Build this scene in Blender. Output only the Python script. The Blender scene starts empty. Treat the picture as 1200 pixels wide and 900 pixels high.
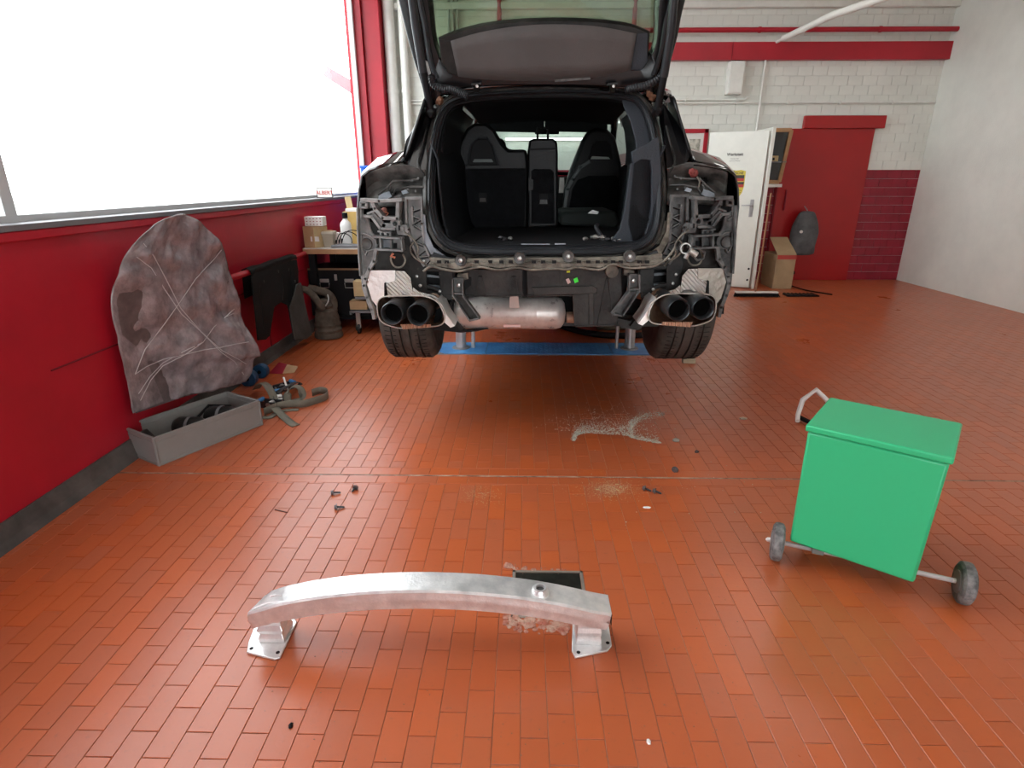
import bpy, math, random
from mathutils import Vector, Matrix
random.seed(7)
S = bpy.context.scene
COL = S.collection
PI = math.pi

# ------------------------------------------------------------------ camera
CAM_H, PITCH, YAW, FPX = 1.40, math.radians(19.4), math.radians(1.12), 676.0
cd = bpy.data.cameras.new('camera')
cam = bpy.data.objects.new('camera', cd); COL.objects.link(cam)
cam.location = (0, 0, CAM_H)
cam.rotation_euler = (PI/2 - PITCH, 0, YAW)
cd.sensor_width = 36; cd.lens = FPX/1200*36; cd.clip_start = .05; cd.clip_end = 300
S.camera = cam
# ------------------------------------------------------------------ sky, lights, exposure
W = bpy.data.worlds.new('overcast_sky'); S.world = W; W.use_nodes = True
bg = W.node_tree.nodes['Background']
bg.inputs[0].default_value = (.93, .97, 1, 1); bg.inputs[1].default_value = 5.2
S.view_settings.view_transform = 'Standard'; S.view_settings.look = 'None'
S.view_settings.gamma = 1; S.view_settings.use_curve_mapping = False
S.view_settings.exposure = 0.46
def area(name, loc, rot, sx, sy, power, col=(1, 1, 1)):
    d = bpy.data.lights.new(name, 'AREA'); d.shape = 'RECTANGLE'; d.size = sx; d.size_y = sy
    d.energy = power; d.color = col
    o = bpy.data.objects.new(name, d); COL.objects.link(o); o.location = loc; o.rotation_euler = rot
    return o
# fluorescent fixtures hang at these spots under the ceiling (bodies built further down)
LAMPS = [(-.6, 1.2), (-.6, 5.6), (2.9, 1.2), (2.9, 5.6)]
for x, y in LAMPS:
    area('fluorescent_light', (x, y, 3.93), (0, 0, 0), .12, 2.2, 10, (1, .97, .92))

# ------------------------------------------------------------------ picture -> place helpers
def ray(x, y):
    cx = (x-600)/FPX; cy = -(y-450)/FPX
    fy = math.cos(PITCH) + cy*math.sin(PITCH); fz = -math.sin(PITCH) + cy*math.cos(PITCH)
    c, s = math.cos(YAW), math.sin(YAW)
    return (cx*c - fy*s, cx*s + fy*c, fz)
def P(x, y, Y):
    r = ray(x, y); t = Y/r[1]; return Vector((r[0]*t, Y, CAM_H + r[2]*t))
def F(x, y, z=0.):
    r = ray(x, y); t = (z-CAM_H)/r[2]; return Vector((r[0]*t, r[1]*t, z))
def PX(x, y, X):
    r = ray(x, y); t = X/r[0]; return Vector((X, r[1]*t, CAM_H + r[2]*t))

# ------------------------------------------------------------------ materials
MATS = {}
def lk(nt, a, b): nt.links.new(a, b)
def mat(name, col, rough=.5, metal=0, bump=0, bscale=40, var=.0, vscale=6, col2=None, coat=0, emit=None, spec=None,
        wave=0, wscale=60, rvar=0, detail=4, wdir='DIAGONAL'):
    if name in MATS: return MATS[name]
    m = bpy.data.materials.new(name); m.use_nodes = True; MATS[name] = m
    nt = m.node_tree; b = nt.nodes['Principled BSDF']
    b.inputs['Base Color'].default_value = (*col, 1); b.inputs['Roughness'].default_value = rough
    b.inputs['Metallic'].default_value = metal
    if coat: b.inputs['Coat Weight'].default_value = coat; b.inputs['Coat Roughness'].default_value = .04
    if spec is not None: b.inputs['Specular IOR Level'].default_value = spec
    if emit: b.inputs['Emission Color'].default_value = (*emit[0], 1); b.inputs['Emission Strength'].default_value = emit[1]
    tc = nt.nodes.new('ShaderNodeTexCoord')
    if var or col2 or rvar:
        n = nt.nodes.new('ShaderNodeTexNoise'); n.inputs['Scale'].default_value = vscale; n.inputs['Detail'].default_value = detail
        n.inputs['Roughness'].default_value = .62
        lk(nt, tc.outputs['Object'], n.inputs['Vector'])
        if var or col2:
            r = nt.nodes.new('ShaderNodeValToRGB')
            r.color_ramp.elements[0].position = .36; r.color_ramp.elements[1].position = .66
            c2 = col2 or tuple(min(1, c*(1+var)) for c in col)
            c1 = col if col2 else tuple(c*(1-var) for c in col)
            r.color_ramp.elements[0].color = (*c1, 1); r.color_ramp.elements[1].color = (*c2, 1)
            lk(nt, n.outputs['Fac'], r.inputs[0]); lk(nt, r.outputs[0], b.inputs['Base Color'])
        if rvar:
            mr = nt.nodes.new('ShaderNodeMapRange')
            mr.inputs['From Min'].default_value = .3; mr.inputs['From Max'].default_value = .7
            mr.inputs['To Min'].default_value = max(.02, rough-rvar); mr.inputs['To Max'].default_value = min(1, rough+rvar)
            lk(nt, n.outputs['Fac'], mr.inputs['Value']); lk(nt, mr.outputs[0], b.inputs['Roughness'])
    if bump or wave:
        bp = nt.nodes.new('ShaderNodeBump'); bp.inputs['Distance'].default_value = .01
        if wave:
            t = nt.nodes.new('ShaderNodeTexWave'); t.inputs['Scale'].default_value = wscale; t.bands_direction = wdir
            t.inputs['Distortion'].default_value = .6
            lk(nt, tc.outputs['Object'], t.inputs['Vector']); bp.inputs['Strength'].default_value = wave
            lk(nt, t.outputs['Fac'], bp.inputs['Height'])
        else:
            t = nt.nodes.new('ShaderNodeTexNoise'); t.inputs['Scale'].default_value = bscale; t.inputs['Detail'].default_value = 3
            lk(nt, tc.outputs['Object'], t.inputs['Vector']); bp.inputs['Strength'].default_value = bump
            lk(nt, t.outputs['Fac'], bp.inputs['Height'])
        lk(nt, bp.outputs[0], b.inputs['Normal'])
    return m
def glass(name, tint, refl=1., rough=0.):
    m = bpy.data.materials.new(name); m.use_nodes = True; MATS[name] = m; nt = m.node_tree; nt.nodes.clear()
    o = nt.nodes.new('ShaderNodeOutputMaterial'); mx = nt.nodes.new('ShaderNodeMixShader')
    t = nt.nodes.new('ShaderNodeBsdfTransparent'); t.inputs[0].default_value = (*tint, 1)
    g = nt.nodes.new('ShaderNodeBsdfGlossy'); g.inputs['Roughness'].default_value = rough
    geo = nt.nodes.new('ShaderNodeNewGeometry'); dt = nt.nodes.new('ShaderNodeVectorMath'); dt.operation = 'DOT_PRODUCT'
    lk(nt, geo.outputs['Normal'], dt.inputs[0]); lk(nt, geo.outputs['Incoming'], dt.inputs[1])
    def ma(op, a, b=None):
        n = nt.nodes.new('ShaderNodeMath'); n.operation = op
        for k, v in enumerate((a, b)):
            if v is None: continue
            if isinstance(v, (int, float)): n.inputs[k].default_value = v
            else: lk(nt, v, n.inputs[k])
        return n.outputs[0]
    ab = ma('ABSOLUTE', dt.outputs['Value']); p5 = ma('POWER', ma('SUBTRACT', 1., ab), 5.)   # Schlick reflectance, same from both sides
    fac = ma('MULTIPLY', ma('ADD', ma('MULTIPLY', p5, .95), .045), refl)
    lk(nt, fac, mx.inputs[0]); lk(nt, t.outputs[0], mx.inputs[1]); lk(nt, g.outputs[0], mx.inputs[2])
    lk(nt, mx.outputs[0], o.inputs[0]); return m

def tile_mat():
    m = bpy.data.materials.new('clay_floor_tile'); m.use_nodes = True; nt = m.node_tree; b = nt.nodes['Principled BSDF']
    geo = nt.nodes.new('ShaderNodeNewGeometry'); oi = nt.nodes.new('ShaderNodeObjectInfo')
    ad = nt.nodes.new('ShaderNodeMath'); ad.operation = 'ADD'
    fr = nt.nodes.new('ShaderNodeMath'); fr.operation = 'FRACT'
    lk(nt, geo.outputs['Random Per Island'], ad.inputs[0]); lk(nt, oi.outputs['Random'], ad.inputs[1]); lk(nt, ad.outputs[0], fr.inputs[0])
    r = nt.nodes.new('ShaderNodeValToRGB'); e = r.color_ramp.elements
    e[0].position = 0; e[0].color = (.42, .099, .034, 1); e[1].position = 1; e[1].color = (.48, .104, .028, 1)
    x = e.new(.35); x.color = (.44, .100, .032, 1); x = e.new(.62); x.color = (.42, .108, .045, 1)
    x = e.new(.8); x.color = (.46, .103, .031, 1)
    lk(nt, fr.outputs[0], r.inputs[0])
    # grime of the workshop, in large soft patches
    n = nt.nodes.new('ShaderNodeTexNoise'); n.inputs['Scale'].default_value = 1.6; n.inputs['Detail'].default_value = 6
    n.inputs['Roughness'].default_value = .65
    lk(nt, geo.outputs['Position'], n.inputs['Vector'])
    mr = nt.nodes.new('ShaderNodeMapRange'); mr.inputs['From Min'].default_value = .48; mr.inputs['From Max'].default_value = .85
    mr.inputs['To Max'].default_value = .22; lk(nt, n.outputs['Fac'], mr.inputs['Value'])
    mx = nt.nodes.new('ShaderNodeMix'); mx.data_type = 'RGBA'; mx.inputs['B'].default_value = (.19, .095, .06, 1)
    lk(nt, mr.outputs[0], mx.inputs['Factor']); lk(nt, r.outputs[0], mx.inputs['A'])
    # fine speckle
    n2 = nt.nodes.new('ShaderNodeTexNoise'); n2.inputs['Scale'].default_value = 55; n2.inputs['Detail'].default_value = 5
    lk(nt, geo.outputs['Position'], n2.inputs['Vector'])
    mr2 = nt.nodes.new('ShaderNodeMapRange'); mr2.inputs['From Min'].default_value = .62; mr2.inputs['From Max'].default_value = .8
    mr2.inputs['To Max'].default_value = .35; lk(nt, n2.outputs['Fac'], mr2.inputs['Value'])
    mx2 = nt.nodes.new('ShaderNodeMix'); mx2.data_type = 'RGBA'; mx2.inputs['B'].default_value = (.14, .07, .05, 1)
    lk(nt, mr2.outputs[0], mx2.inputs['Factor']); lk(nt, mx.outputs['Result'], mx2.inputs['A'])
    lk(nt, mx2.outputs['Result'], b.inputs['Base Color'])
    mr3 = nt.nodes.new('ShaderNodeMapRange'); mr3.inputs['From Min'].default_value = .3; mr3.inputs['From Max'].default_value = .7
    mr3.inputs['To Min'].default_value = .27; mr3.inputs['To Max'].default_value = .31
    lk(nt, n.outputs['Fac'], mr3.inputs['Value']); lk(nt, mr3.outputs[0], b.inputs['Roughness'])
    bp = nt.nodes.new('ShaderNodeBump'); bp.inputs['Strength'].default_value = .12; bp.inputs['Distance'].default_value = .004
    lk(nt, n2.outputs['Fac'], bp.inputs['Height']); lk(nt, bp.outputs[0], b.inputs['Normal'])
    return m
M_TILE = tile_mat()
M_GROUT = mat('grout', (.34, .20, .14), .9, var=.4, vscale=5)
M_WHITE = mat('white_wall_paint', (.75, .76, .70), .55, bump=.25, bscale=60, var=.05, vscale=2)
M_MORTAR = mat('painted_mortar', (.66, .66, .61), .8)
M_RED = mat('red_wall_paint', (.42, .008, .022), .42, bump=.06, bscale=30, var=.12, vscale=1.5)
M_REDB = mat('dark_red_brick_paint', (.26, .006, .022), .5, bump=.2, bscale=60, var=.15)
M_REDD = mat('red_door_paint', (.36, .004, .006), .35, var=.06, vscale=2)
M_REDM = mat('red_mortar', (.16, .004, .012), .8)
M_CEIL = mat('ceiling_paint', (.6, .6, .57), .9)
M_PIPE = mat('white_pipe', (.76, .76, .71), .4, var=.06, vscale=5)
M_FRAME = mat('window_frame_metal', (.55, .56, .57), .4)
M_SILL = mat('grey_sill', (.16, .16, .17), .5)
M_ASPH = mat('asphalt', (.35, .35, .34), .9, var=.2, vscale=3)
M_PAINT = mat('black_car_paint', (.004, .004, .005), .12, coat=1.0)
M_DUST = mat('dusty_black_metal', (.010, .010, .010), .4, col2=(.10, .096, .088), vscale=11, bump=.2, bscale=20, rvar=.15)
M_SEAL = mat('rubber_seal', (.024, .026, .029), .34, spec=.22, var=.2, vscale=10)
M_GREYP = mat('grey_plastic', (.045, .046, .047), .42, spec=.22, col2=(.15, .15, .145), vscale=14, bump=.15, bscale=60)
M_LITGREY = mat('window_lit_grey_plastic', (.13, .135, .135), .38, col2=(.30, .30, .295), vscale=12, bump=.1)
M_BLKP = mat('black_plastic', (.007, .007, .007), .42, spec=.22, col2=(.024, .023, .021), vscale=10, bump=.15, bscale=80)
M_TRIM = mat('underbody_plastic', (.020, .018, .017), .5, spec=.22, col2=(.052, .048, .044), vscale=8, bump=.3, bscale=70)
M_MUD = mat('dirty_plastic', (.075, .067, .054), .7, col2=(.26, .235, .19), vscale=16, bump=.5, bscale=50)
M_PVC = mat('sealed_metal', (.13, .15, .17), .4, col2=(.28, .31, .35), vscale=8)
M_ALU = mat('cast_aluminium', (.66, .67, .67), .38, metal=.68, col2=(.84, .84, .83), vscale=22, bump=.12, bscale=140, rvar=.1)
M_ALUW = mat('bright_aluminium', (.80, .80, .80), .38, metal=.7, bump=.3, bscale=70, var=.08)
M_SHIELD = mat('corrugated_heat_shield', (.80, .78, .74), .4, metal=.5, wave=1.0, wscale=30, var=.12)
M_SHIELD2 = mat('smooth_heat_shield', (.80, .79, .77), .45, metal=.6, bump=.5, bscale=35, var=.1)
M_RUST = mat('heat_tinted_metal', (.28, .15, .09), .5, metal=.1, col2=(.58, .42, .30), vscale=9, bump=.2)
M_SIL = mat('muffler_steel', (.50, .46, .43), .34, metal=.4, col2=(.66, .63, .59), vscale=16, bump=.06, bscale=120, rvar=.1)
M_TIP = mat('black_chrome_tip', (.055, .06, .065), .3, metal=.6, var=.3)
M_DARK = mat('bore_shade_black', (.002, .002, .002), .9, spec=.05)  # shade inside the exhaust tips, painted as a black disc
M_TYRE = mat('tyre_rubber', (.045, .042, .038), .7, spec=.22, col2=(.09, .082, .072), vscale=12, bump=.2, bscale=60)
M_GROOVE = mat('tyre_groove', (.008, .008, .008), .9)
M_STEEL = mat('piston_steel', (.5, .5, .5), .3, metal=.55, var=.1)
M_BLUE = mat('blue_paint', (.03, .17, .42), .45, col2=(.07, .28, .58), vscale=6, bump=.1)
M_BLUEB = mat('blue_gloss_plastic', (.0, .10, .55), .4)
M_SEAT = mat('dark_seat_leather', (.010, .011, .012), .42, spec=.22, bump=.2, bscale=90)
M_SEATB = mat('dark_carpet', (.006, .0065, .008), .85, spec=.22, bump=.4, bscale=200, var=.25, vscale=20)
M_LINING = mat('charcoal_trim', (.012, .013, .016), .6, spec=.22, bump=.2, bscale=120)
M_LINR = mat('slate_trim', (.035, .041, .05), .6, spec=.22, bump=.25, bscale=150)
M_HEAD = mat('headliner', (.012, .013, .014), .9, spec=.22)
M_GREYL = mat('parcel_fabric', (.07, .062, .06), .75, bump=.15, bscale=200, var=.08)
M_BOLT = mat('zinc_bolt', (.5, .5, .48), .35, metal=.8)
M_DBOLT = mat('blackened_bolt', (.045, .045, .05), .4, metal=.5)
M_GREEN = mat('green_plastic', (.03, .46, .20), .4)
M_CARD = mat('cardboard', (.42, .27, .14), .8, var=.1, vscale=8)
M_CARDL = mat('pale_cardboard', (.52, .38, .20), .8, var=.1, vscale=8)
M_WOOD = mat('beech_worktop', (.42, .24, .12), .5, var=.15, vscale=4)
M_OAK = mat('light_wood', (.40, .22, .10), .5, var=.15, vscale=7)
M_BLACK = mat('matt_black', (.004, .004, .005), .6, spec=.22)
M_CLOTH = mat('black_cloth', (.009, .009, .009), .8, spec=.22, bump=.4, bscale=120, var=.2)
M_PAPER = mat('white_card', (.74, .72, .68), .6)
M_WPL = mat('white_plastic', (.78, .77, .75), .4)
M_DOORW = mat('cream_door_paint', (.76, .77, .70), .35, bump=.03, bscale=6, var=.03)
M_YEL = mat('crest_yellow', (.62, .50, .06), .5)
M_CRED = mat('crest_red', (.42, .03, .02), .5)
M_CBLK = mat('crest_black', (.03, .03, .02), .5)
M_STRAP = mat('grey_green_webbing', (.17, .155, .12), .85, bump=.5, bscale=160, var=.15)
M_CRATE = mat('grey_crate_plastic', (.24, .235, .225), .5, var=.06)
M_MUF = mat('old_brown_muffler', (.05, .038, .028), .7, spec=.22, col2=(.11, .085, .065), vscale=9, bump=.5, bscale=30)
M_GLASSCRUMB = mat('safety_glass_crumb', (.50, .50, .42), .35, var=.3, vscale=40)
M_DUSTY = mat('saw_dust', (.50, .36, .20), .9)
M_RUBBLE = mat('broken_mortar', (.36, .11, .07), .9, col2=(.48, .32, .24), vscale=22, bump=.6, bscale=60)
M_PLATE = mat('dark_drain_metal', (.032, .034, .028), .35, metal=.5, var=.4, vscale=10)
M_LPLATE = mat('drain_frame', (.22, .19, .16), .6, var=.2)
M_NEON = mat('neon_green_sticker', (.05, .8, .05), .6)
M_NEONY = mat('neon_yellow_sticker', (.7, .75, .02), .6)
M_PINK = mat('pale_pink_sticker', (.65, .45, .42), .6)
M_REDPL = mat('red_plastic', (.45, .05, .04), .5)
M_ORWIRE = mat('orange_plug', (.55, .18, .1), .5)
M_LAMP = mat('lamp_tube', (1, 1, 1), .5, emit=((1, .98, .94), 6))
G_WIN = glass('window_glass', (.97, .98, .98), .8)
G_CAR = glass('tinted_car_glass', (.22, .24, .24), 1.)
G_GATE = glass('green_tailgate_glass', (.52, .60, .50), .9)
G_WS = glass('windscreen_glass', (.45, .55, .52), .8)

# ------------------------------------------------------------------ mesh builder
class MB:
    def __init__(s): s.v = []; s.f = []
    def add(s, vs, fs):
        o = len(s.v); s.v += [tuple(v) for v in vs]; s.f += [tuple(i+o for i in f) for f in fs]; return s
    def box(s, c, d, rot=None):
        x, y, z = d[0]/2, d[1]/2, d[2]/2
        vs = [Vector((a*x, b*y, e*z)) for a in (-1, 1) for b in (-1, 1) for e in (-1, 1)]
        if rot is not None: vs = [rot @ v for v in vs]
        c = Vector(c)
        return s.add([v+c for v in vs], [(0, 1, 3, 2), (4, 6, 7, 5), (0, 4, 5, 1), (2, 3, 7, 6), (0, 2, 6, 4), (1, 5, 7, 3)])
    def bb(s, x0, x1, y0, y1, z0, z1):
        return s.box(((x0+x1)/2, (y0+y1)/2, (z0+z1)/2), (x1-x0, y1-y0, z1-z0))
    def prism(s, pts, vec):
        pts = [Vector(p) for p in pts]; vec = Vector(vec); n = len(pts)
        return s.add(pts + [p+vec for p in pts], [tuple(range(n)), tuple(range(2*n-1, n-1, -1))] +
                     [(i, i+n, (i+1) % n+n, (i+1) % n) for i in range(n)])
    def plate(s, px, Y, d=.02):                       # outline given at depth Y, thickness d
        return s.prism([P(x, y, Y) for x, y in px], (0, d, 0))
    def bar(s, p, q, w, h, up=(0, 1, 0)):
        p, q = Vector(p), Vector(q); t = (q-p)
        if t.length < 1e-6: return s
        t.normalize(); u = Vector(up); u = (u - t*u.dot(t))
        if u.length < 1e-4: u = Vector((0, 0, 1)) - t*t.z
        u.normalize(); r = t.cross(u)
        a = [(-w/2, -h/2), (w/2, -h/2), (w/2, h/2), (-w/2, h/2)]
        vs = [p+r*i+u*j for i, j in a] + [q+r*i+u*j for i, j in a]
        return s.add(vs, [(3, 2, 1, 0), (4, 5, 6, 7), (0, 1, 5, 4), (1, 2, 6, 5), (2, 3, 7, 6), (3, 0, 4, 7)])
    def pbars(s, px, Y, w, d, closed=False):          # chain of flat bars, w wide in the picture plane, d deep
        pts = [P(x, y, Y) for x, y in px]
        n = len(pts)
        for i in range(n if closed else n-1):
            a, b = pts[i], pts[(i+1) % n]; e = (b-a).normalized()*w*.42
            s.bar(a-e, b+e, w, d)
        return s
    def tube(s, pts, r, n=8, closed=False, caps=True):
        pts = [Vector(p) for p in pts]; m = len(pts); rings = []; prev = None
        for i, p in enumerate(pts):
            if closed: t = pts[(i+1) % m]-pts[i-1]
            else: t = pts[min(i+1, m-1)]-pts[max(i-1, 0)]
            t.normalize()
            if prev is None:
                u = Vector((0, 0, 1)) if abs(t.z) < .9 else Vector((1, 0, 0))
            else: u = prev
            u = (u - t*u.dot(t)).normalized(); prev = u; w = t.cross(u)
            rr = r[i] if isinstance(r, (list, tuple)) else r
            rings.append([p + (u*math.cos(a)+w*math.sin(a))*rr for a in [2*PI*k/n for k in range(n)]])
        return s.rings(rings, closed, caps)
    def rings(s, rings, closed=False, caps=True):
        n = len(rings[0]); m = len(rings); vs = [v for r in rings for v in r]; fs = []
        for i in range(m if closed else m-1):
            j = (i+1) % m
            for k in range(n): fs.append((i*n+k, i*n+(k+1) % n, j*n+(k+1) % n, j*n+k))
        if caps and not closed: fs += [tuple(range(n-1, -1, -1)), tuple(range((m-1)*n, m*n))]
        return s.add(vs, fs)
    def grid(s, rows):
        n = len(rows[0]); vs = [v for r in rows for v in r]
        return s.add(vs, [(i*n+k, i*n+k+1, (i+1)*n+k+1, (i+1)*n+k) for i in range(len(rows)-1) for k in range(n-1)])
    def lathe(s, prof, o=(0, 0, 0), axis='Z', n=24, closed=False):
        o = Vector(o); rg = []
        for r, t in prof:
            ring = []
            for k in range(n):
                a = 2*PI*k/n; c, d = r*math.cos(a), r*math.sin(a)
                v = {'Z': (c, d, t), 'Y': (c, t, -d), 'X': (t, c, d)}[axis]
                ring.append(o+Vector(v))
            rg.append(ring)
        return s.rings(rg, closed, not closed)
    def cyl(s, p, q, r, n=16): return s.tube([p, q], r, n)
    def ico(s, c, r, sq=(1, 1, 1), rot=0):
        g = (1+5**.5)/2; vv = [(-1, g, 0), (1, g, 0), (-1, -g, 0), (1, -g, 0), (0, -1, g), (0, 1, g), (0, -1, -g), (0, 1, -g), (g, 0, -1), (g, 0, 1), (-g, 0, -1), (-g, 0, 1)]
        ff = [(0, 11, 5), (0, 5, 1), (0, 1, 7), (0, 7, 10), (0, 10, 11), (1, 5, 9), (5, 11, 4), (11, 10, 2), (10, 7, 6), (7, 1, 8), (3, 9, 4), (3, 4, 2), (3, 2, 6), (3, 6, 8), (3, 8, 9), (4, 9, 5), (2, 4, 11), (6, 2, 10), (8, 6, 7), (9, 8, 1)]
        R = Matrix.Rotation(rot, 3, 'Z')
        return s.add([Vector(c)+R @ Vector((v[0]*r/1.9*sq[0], v[1]*r/1.9*sq[1], v[2]*r/1.9*sq[2])) for v in vv], ff)
    def build(s, name, m, parent=None, bevel=0, smooth=35, subd=0, solid=0, origin=None):
        me = bpy.data.meshes.new(name)
        if parent is not None: base = wloc(parent)
        elif origin is not None: base = Vector(origin)
        else: base = Vector((0, 0, 0))
        me.from_pydata([tuple(Vector(v)-base) for v in s.v], [], s.f)
        me.materials.append(m)
        if smooth:
            me.polygons.foreach_set('use_smooth', [True]*len(me.polygons))
            try: me.set_sharp_from_angle(angle=math.radians(smooth))
            except Exception: pass
        me.update()
        o = bpy.data.objects.new(name, me); COL.objects.link(o)
        if parent is not None: o.parent = parent
        else: o.location = base
        if solid:
            k = o.modifiers.new('solid', 'SOLIDIFY'); k.thickness = solid; k.offset = 0
        if subd:
            k = o.modifiers.new('sub', 'SUBSURF'); k.levels = subd; k.render_levels = subd
        if bevel:
            k = o.modifiers.new('bevel', 'BEVEL'); k.width = bevel; k.segments = 2; k.limit_method = 'ANGLE'; k.angle_limit = math.radians(40)
        return o
def wloc(o):
    v = Vector((0, 0, 0))
    while o is not None: v = v + Vector(o.location); o = o.parent
    return v
def tag(o, label, cat, group=None):
    o['label'] = label; o['category'] = cat
    if group: o['group'] = group
    return o
def thing(name, loc, label, cat, group=None):
    o = bpy.data.objects.new(name, None); COL.objects.link(o); o.location = loc; o.empty_display_size = .05
    return tag(o, label, cat, group)
def struct(o): o['kind'] = 'structure'; return o
def stuff(o): o['kind'] = 'stuff'; return o
def text(name, body, size, loc, rot, m, parent, bold=0, ext=.0008, sx=1.):
    c = bpy.data.curves.new(name, 'FONT'); c.body = body; c.size = size; c.align_x = 'CENTER'; c.align_y = 'CENTER'
    c.extrude = ext; c.offset = bold
    t = bpy.data.objects.new(name, c); COL.objects.link(t)
    dg = bpy.context.evaluated_depsgraph_get(); dg.update()
    me = bpy.data.meshes.new_from_object(t.evaluated_get(dg)); bpy.data.objects.remove(t)
    me.materials.clear(); me.materials.append(m)
    o = bpy.data.objects.new(name, me); COL.objects.link(o); o.parent = parent
    o.location = Vector(loc) - wloc(parent); o.rotation_euler = rot; o.scale = (sx, 1, 1)
    return o
def spline(pts, n, closed=False):
    pts = [Vector(p) if len(p) == 3 else Vector((p[0], p[1], 0)) for p in pts]; m = len(pts); out = []
    segs = m if closed else m-1
    for k in range(n):
        u = k/(n if closed else n-1)*segs; i = min(int(u), segs-1); t = u-i
        if closed: a, b, c, d = pts[(i-1) % m], pts[i], pts[(i+1) % m], pts[(i+2) % m]
        else: a, b, c, d = pts[max(i-1, 0)], pts[i], pts[i+1], pts[min(i+2, m-1)]
        out.append(.5*((2*b)+(c-a)*t+(2*a-5*b+4*c-d)*t*t+(3*b-a-3*c+d)*t**3))
    return out
def sp2(pts, n, closed=False): return [(v.x, v.y) for v in spline(pts, n, closed)]

# ================================================================== the room
XL, XR, YB, YF, ZC = -2.10, 5.6, 8.80, -3.4, 4.30
# ---- floor: mortar bed and clay tiles (each near tile a part of its own)
floor = struct(MB().bb(XL-.2, XR+.2, YF-.2, YB+.2, -.12, -.0025).build('floor', M_GROUT, smooth=0))
TW, TL, G = .075, .15, .0008
JY = 2.58                                   # expansion joint across the floor
tiles = []                                  # (cx, cy, sx, sy)
DX0, DX1, DY0, DY1 = -.033, .232, 1.585, 1.838         # drain cover
def addt(x0, x1, y0, y1):
    x0, x1 = max(x0, XL), min(x1, XR)
    if x1-x0 > .012 and y1-y0 > .012: tiles.append(((x0+x1)/2, (y0+y1)/2, x1-x0-2*G, y1-y0-2*G))
def clip(x0, x1, y0, y1):                   # cut a tile round the drain
    if x1 <= DX0+.001 or x0 >= DX1-.001 or y1 <= DY0+.001 or y0 >= DY1-.001: addt(x0, x1, y0, y1); return
    if y0 < DY0: addt(x0, x1, y0, DY0)
    if y1 > DY1: addt(x0, x1, DY1, y1)
    if x0 < DX0: addt(x0, DX0, max(y0, DY0), min(y1, DY1))
    if x1 > DX1: addt(DX1, x1, max(y0, DY0), min(y1, DY1))
def field(ya, yb, xo, yo):
    k0, k1 = int((XL-xo)/TW)-2, int((XR-xo)/TW)+2
    for k in range(k0, k1):
        x0 = xo+k*TW; off = yo + (TL/2 if k % 2 else 0)
        j = math.floor((ya-off)/TL)
        while off+j*TL < yb:
            a, b = max(ya, off+j*TL), min(yb, off+(j+1)*TL); j += 1
            if b-a > .012: clip(x0, x0+TW, a, b)
field(YF, JY-TW-.005, 0, 1.137)
field(JY+TW+.005, YB, -.012, 2.66)
for ya, xo in ((JY-TW-.005, .03), (JY+.005, -.02)):
    k = int((XL-xo)/TL)-2
    while xo+k*TL < XR: addt(xo+k*TL, xo+(k+1)*TL, ya, ya+TW); k += 1
def tile_geo(sx, sy):
    b = .0012; x, y = sx/2, sy/2
    vs = [(-x, -y, -.006), (x, -y, -.006), (x, y, -.006), (-x, y, -.006), (-x, -y, -b), (x, -y, -b), (x, y, -b), (-x, y, -b),
          (-x+b, -y+b, 0), (x-b, -y+b, 0), (x-b, y-b, 0), (-x+b, y-b, 0)]
    fs = [(0, 1, 5, 4), (1, 2, 6, 5), (2, 3, 7, 6), (3, 0, 4, 7), (4, 5, 9, 8), (5, 6, 10, 9), (6, 7, 11, 10), (7, 4, 8, 11), (8, 9, 10, 11)]
    return vs, fs
def seen(cx, cy):                           # inside the picture?
    c, s = math.cos(YAW), math.sin(YAW)
    X = cx*c+cy*s; Yy = -cx*s+cy*c; zc = Yy*math.cos(PITCH)+CAM_H*math.sin(PITCH)
    if zc <= .2: return False
    yc = Yy*math.sin(PITCH)-CAM_H*math.cos(PITCH)
    px, py = 600+FPX*X/zc, 450-FPX*yc/zc
    return -10 < px < 1210 and py < 912
order = sorted([t for t in tiles if seen(t[0], t[1])], key=lambda t: (t[0]**2+t[1]**2))
near = order[:300]; nearset = set(near)
cache = {}
for t in near:
    key = (round(t[2], 4), round(t[3], 4))
    if key not in cache:
        vs, fs = tile_geo(*key); me = bpy.data.meshes.new('tile'); me.from_pydata(vs, [], fs); me.materials.append(M_TILE); cache[key] = me
    o = bpy.data.objects.new('tile', cache[key]); COL.objects.link(o); o.parent = floor
    o.location = (t[0], t[1], random.uniform(-.0004, .0004)); o.rotation_euler = (random.gauss(0, .0018), random.gauss(0, .0022), random.gauss(0, .002))
m = MB()
for t in tiles:
    if t in nearset: continue
    vs, fs = tile_geo(t[2], t[3]); ax, ay = random.gauss(0, .0018), random.gauss(0, .0022); dz = random.uniform(-.0004, .0004)
    m.add([(v[0]+t[0], v[1]+t[1], v[2]+dz+v[1]*ax-v[0]*ay) for v in vs], fs)
stuff(m.build('tile_field', M_TILE, floor, smooth=0))
# dark sealing strip of the expansion joint, crumbly grout
stuff(MB().bb(XL, XR, JY-.005, JY+.005, -.004, -.0006).build('joint_filler', mat('joint_filler', (.10, .06, .045), .9, col2=(.42, .34, .27), vscale=14), floor))
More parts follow.
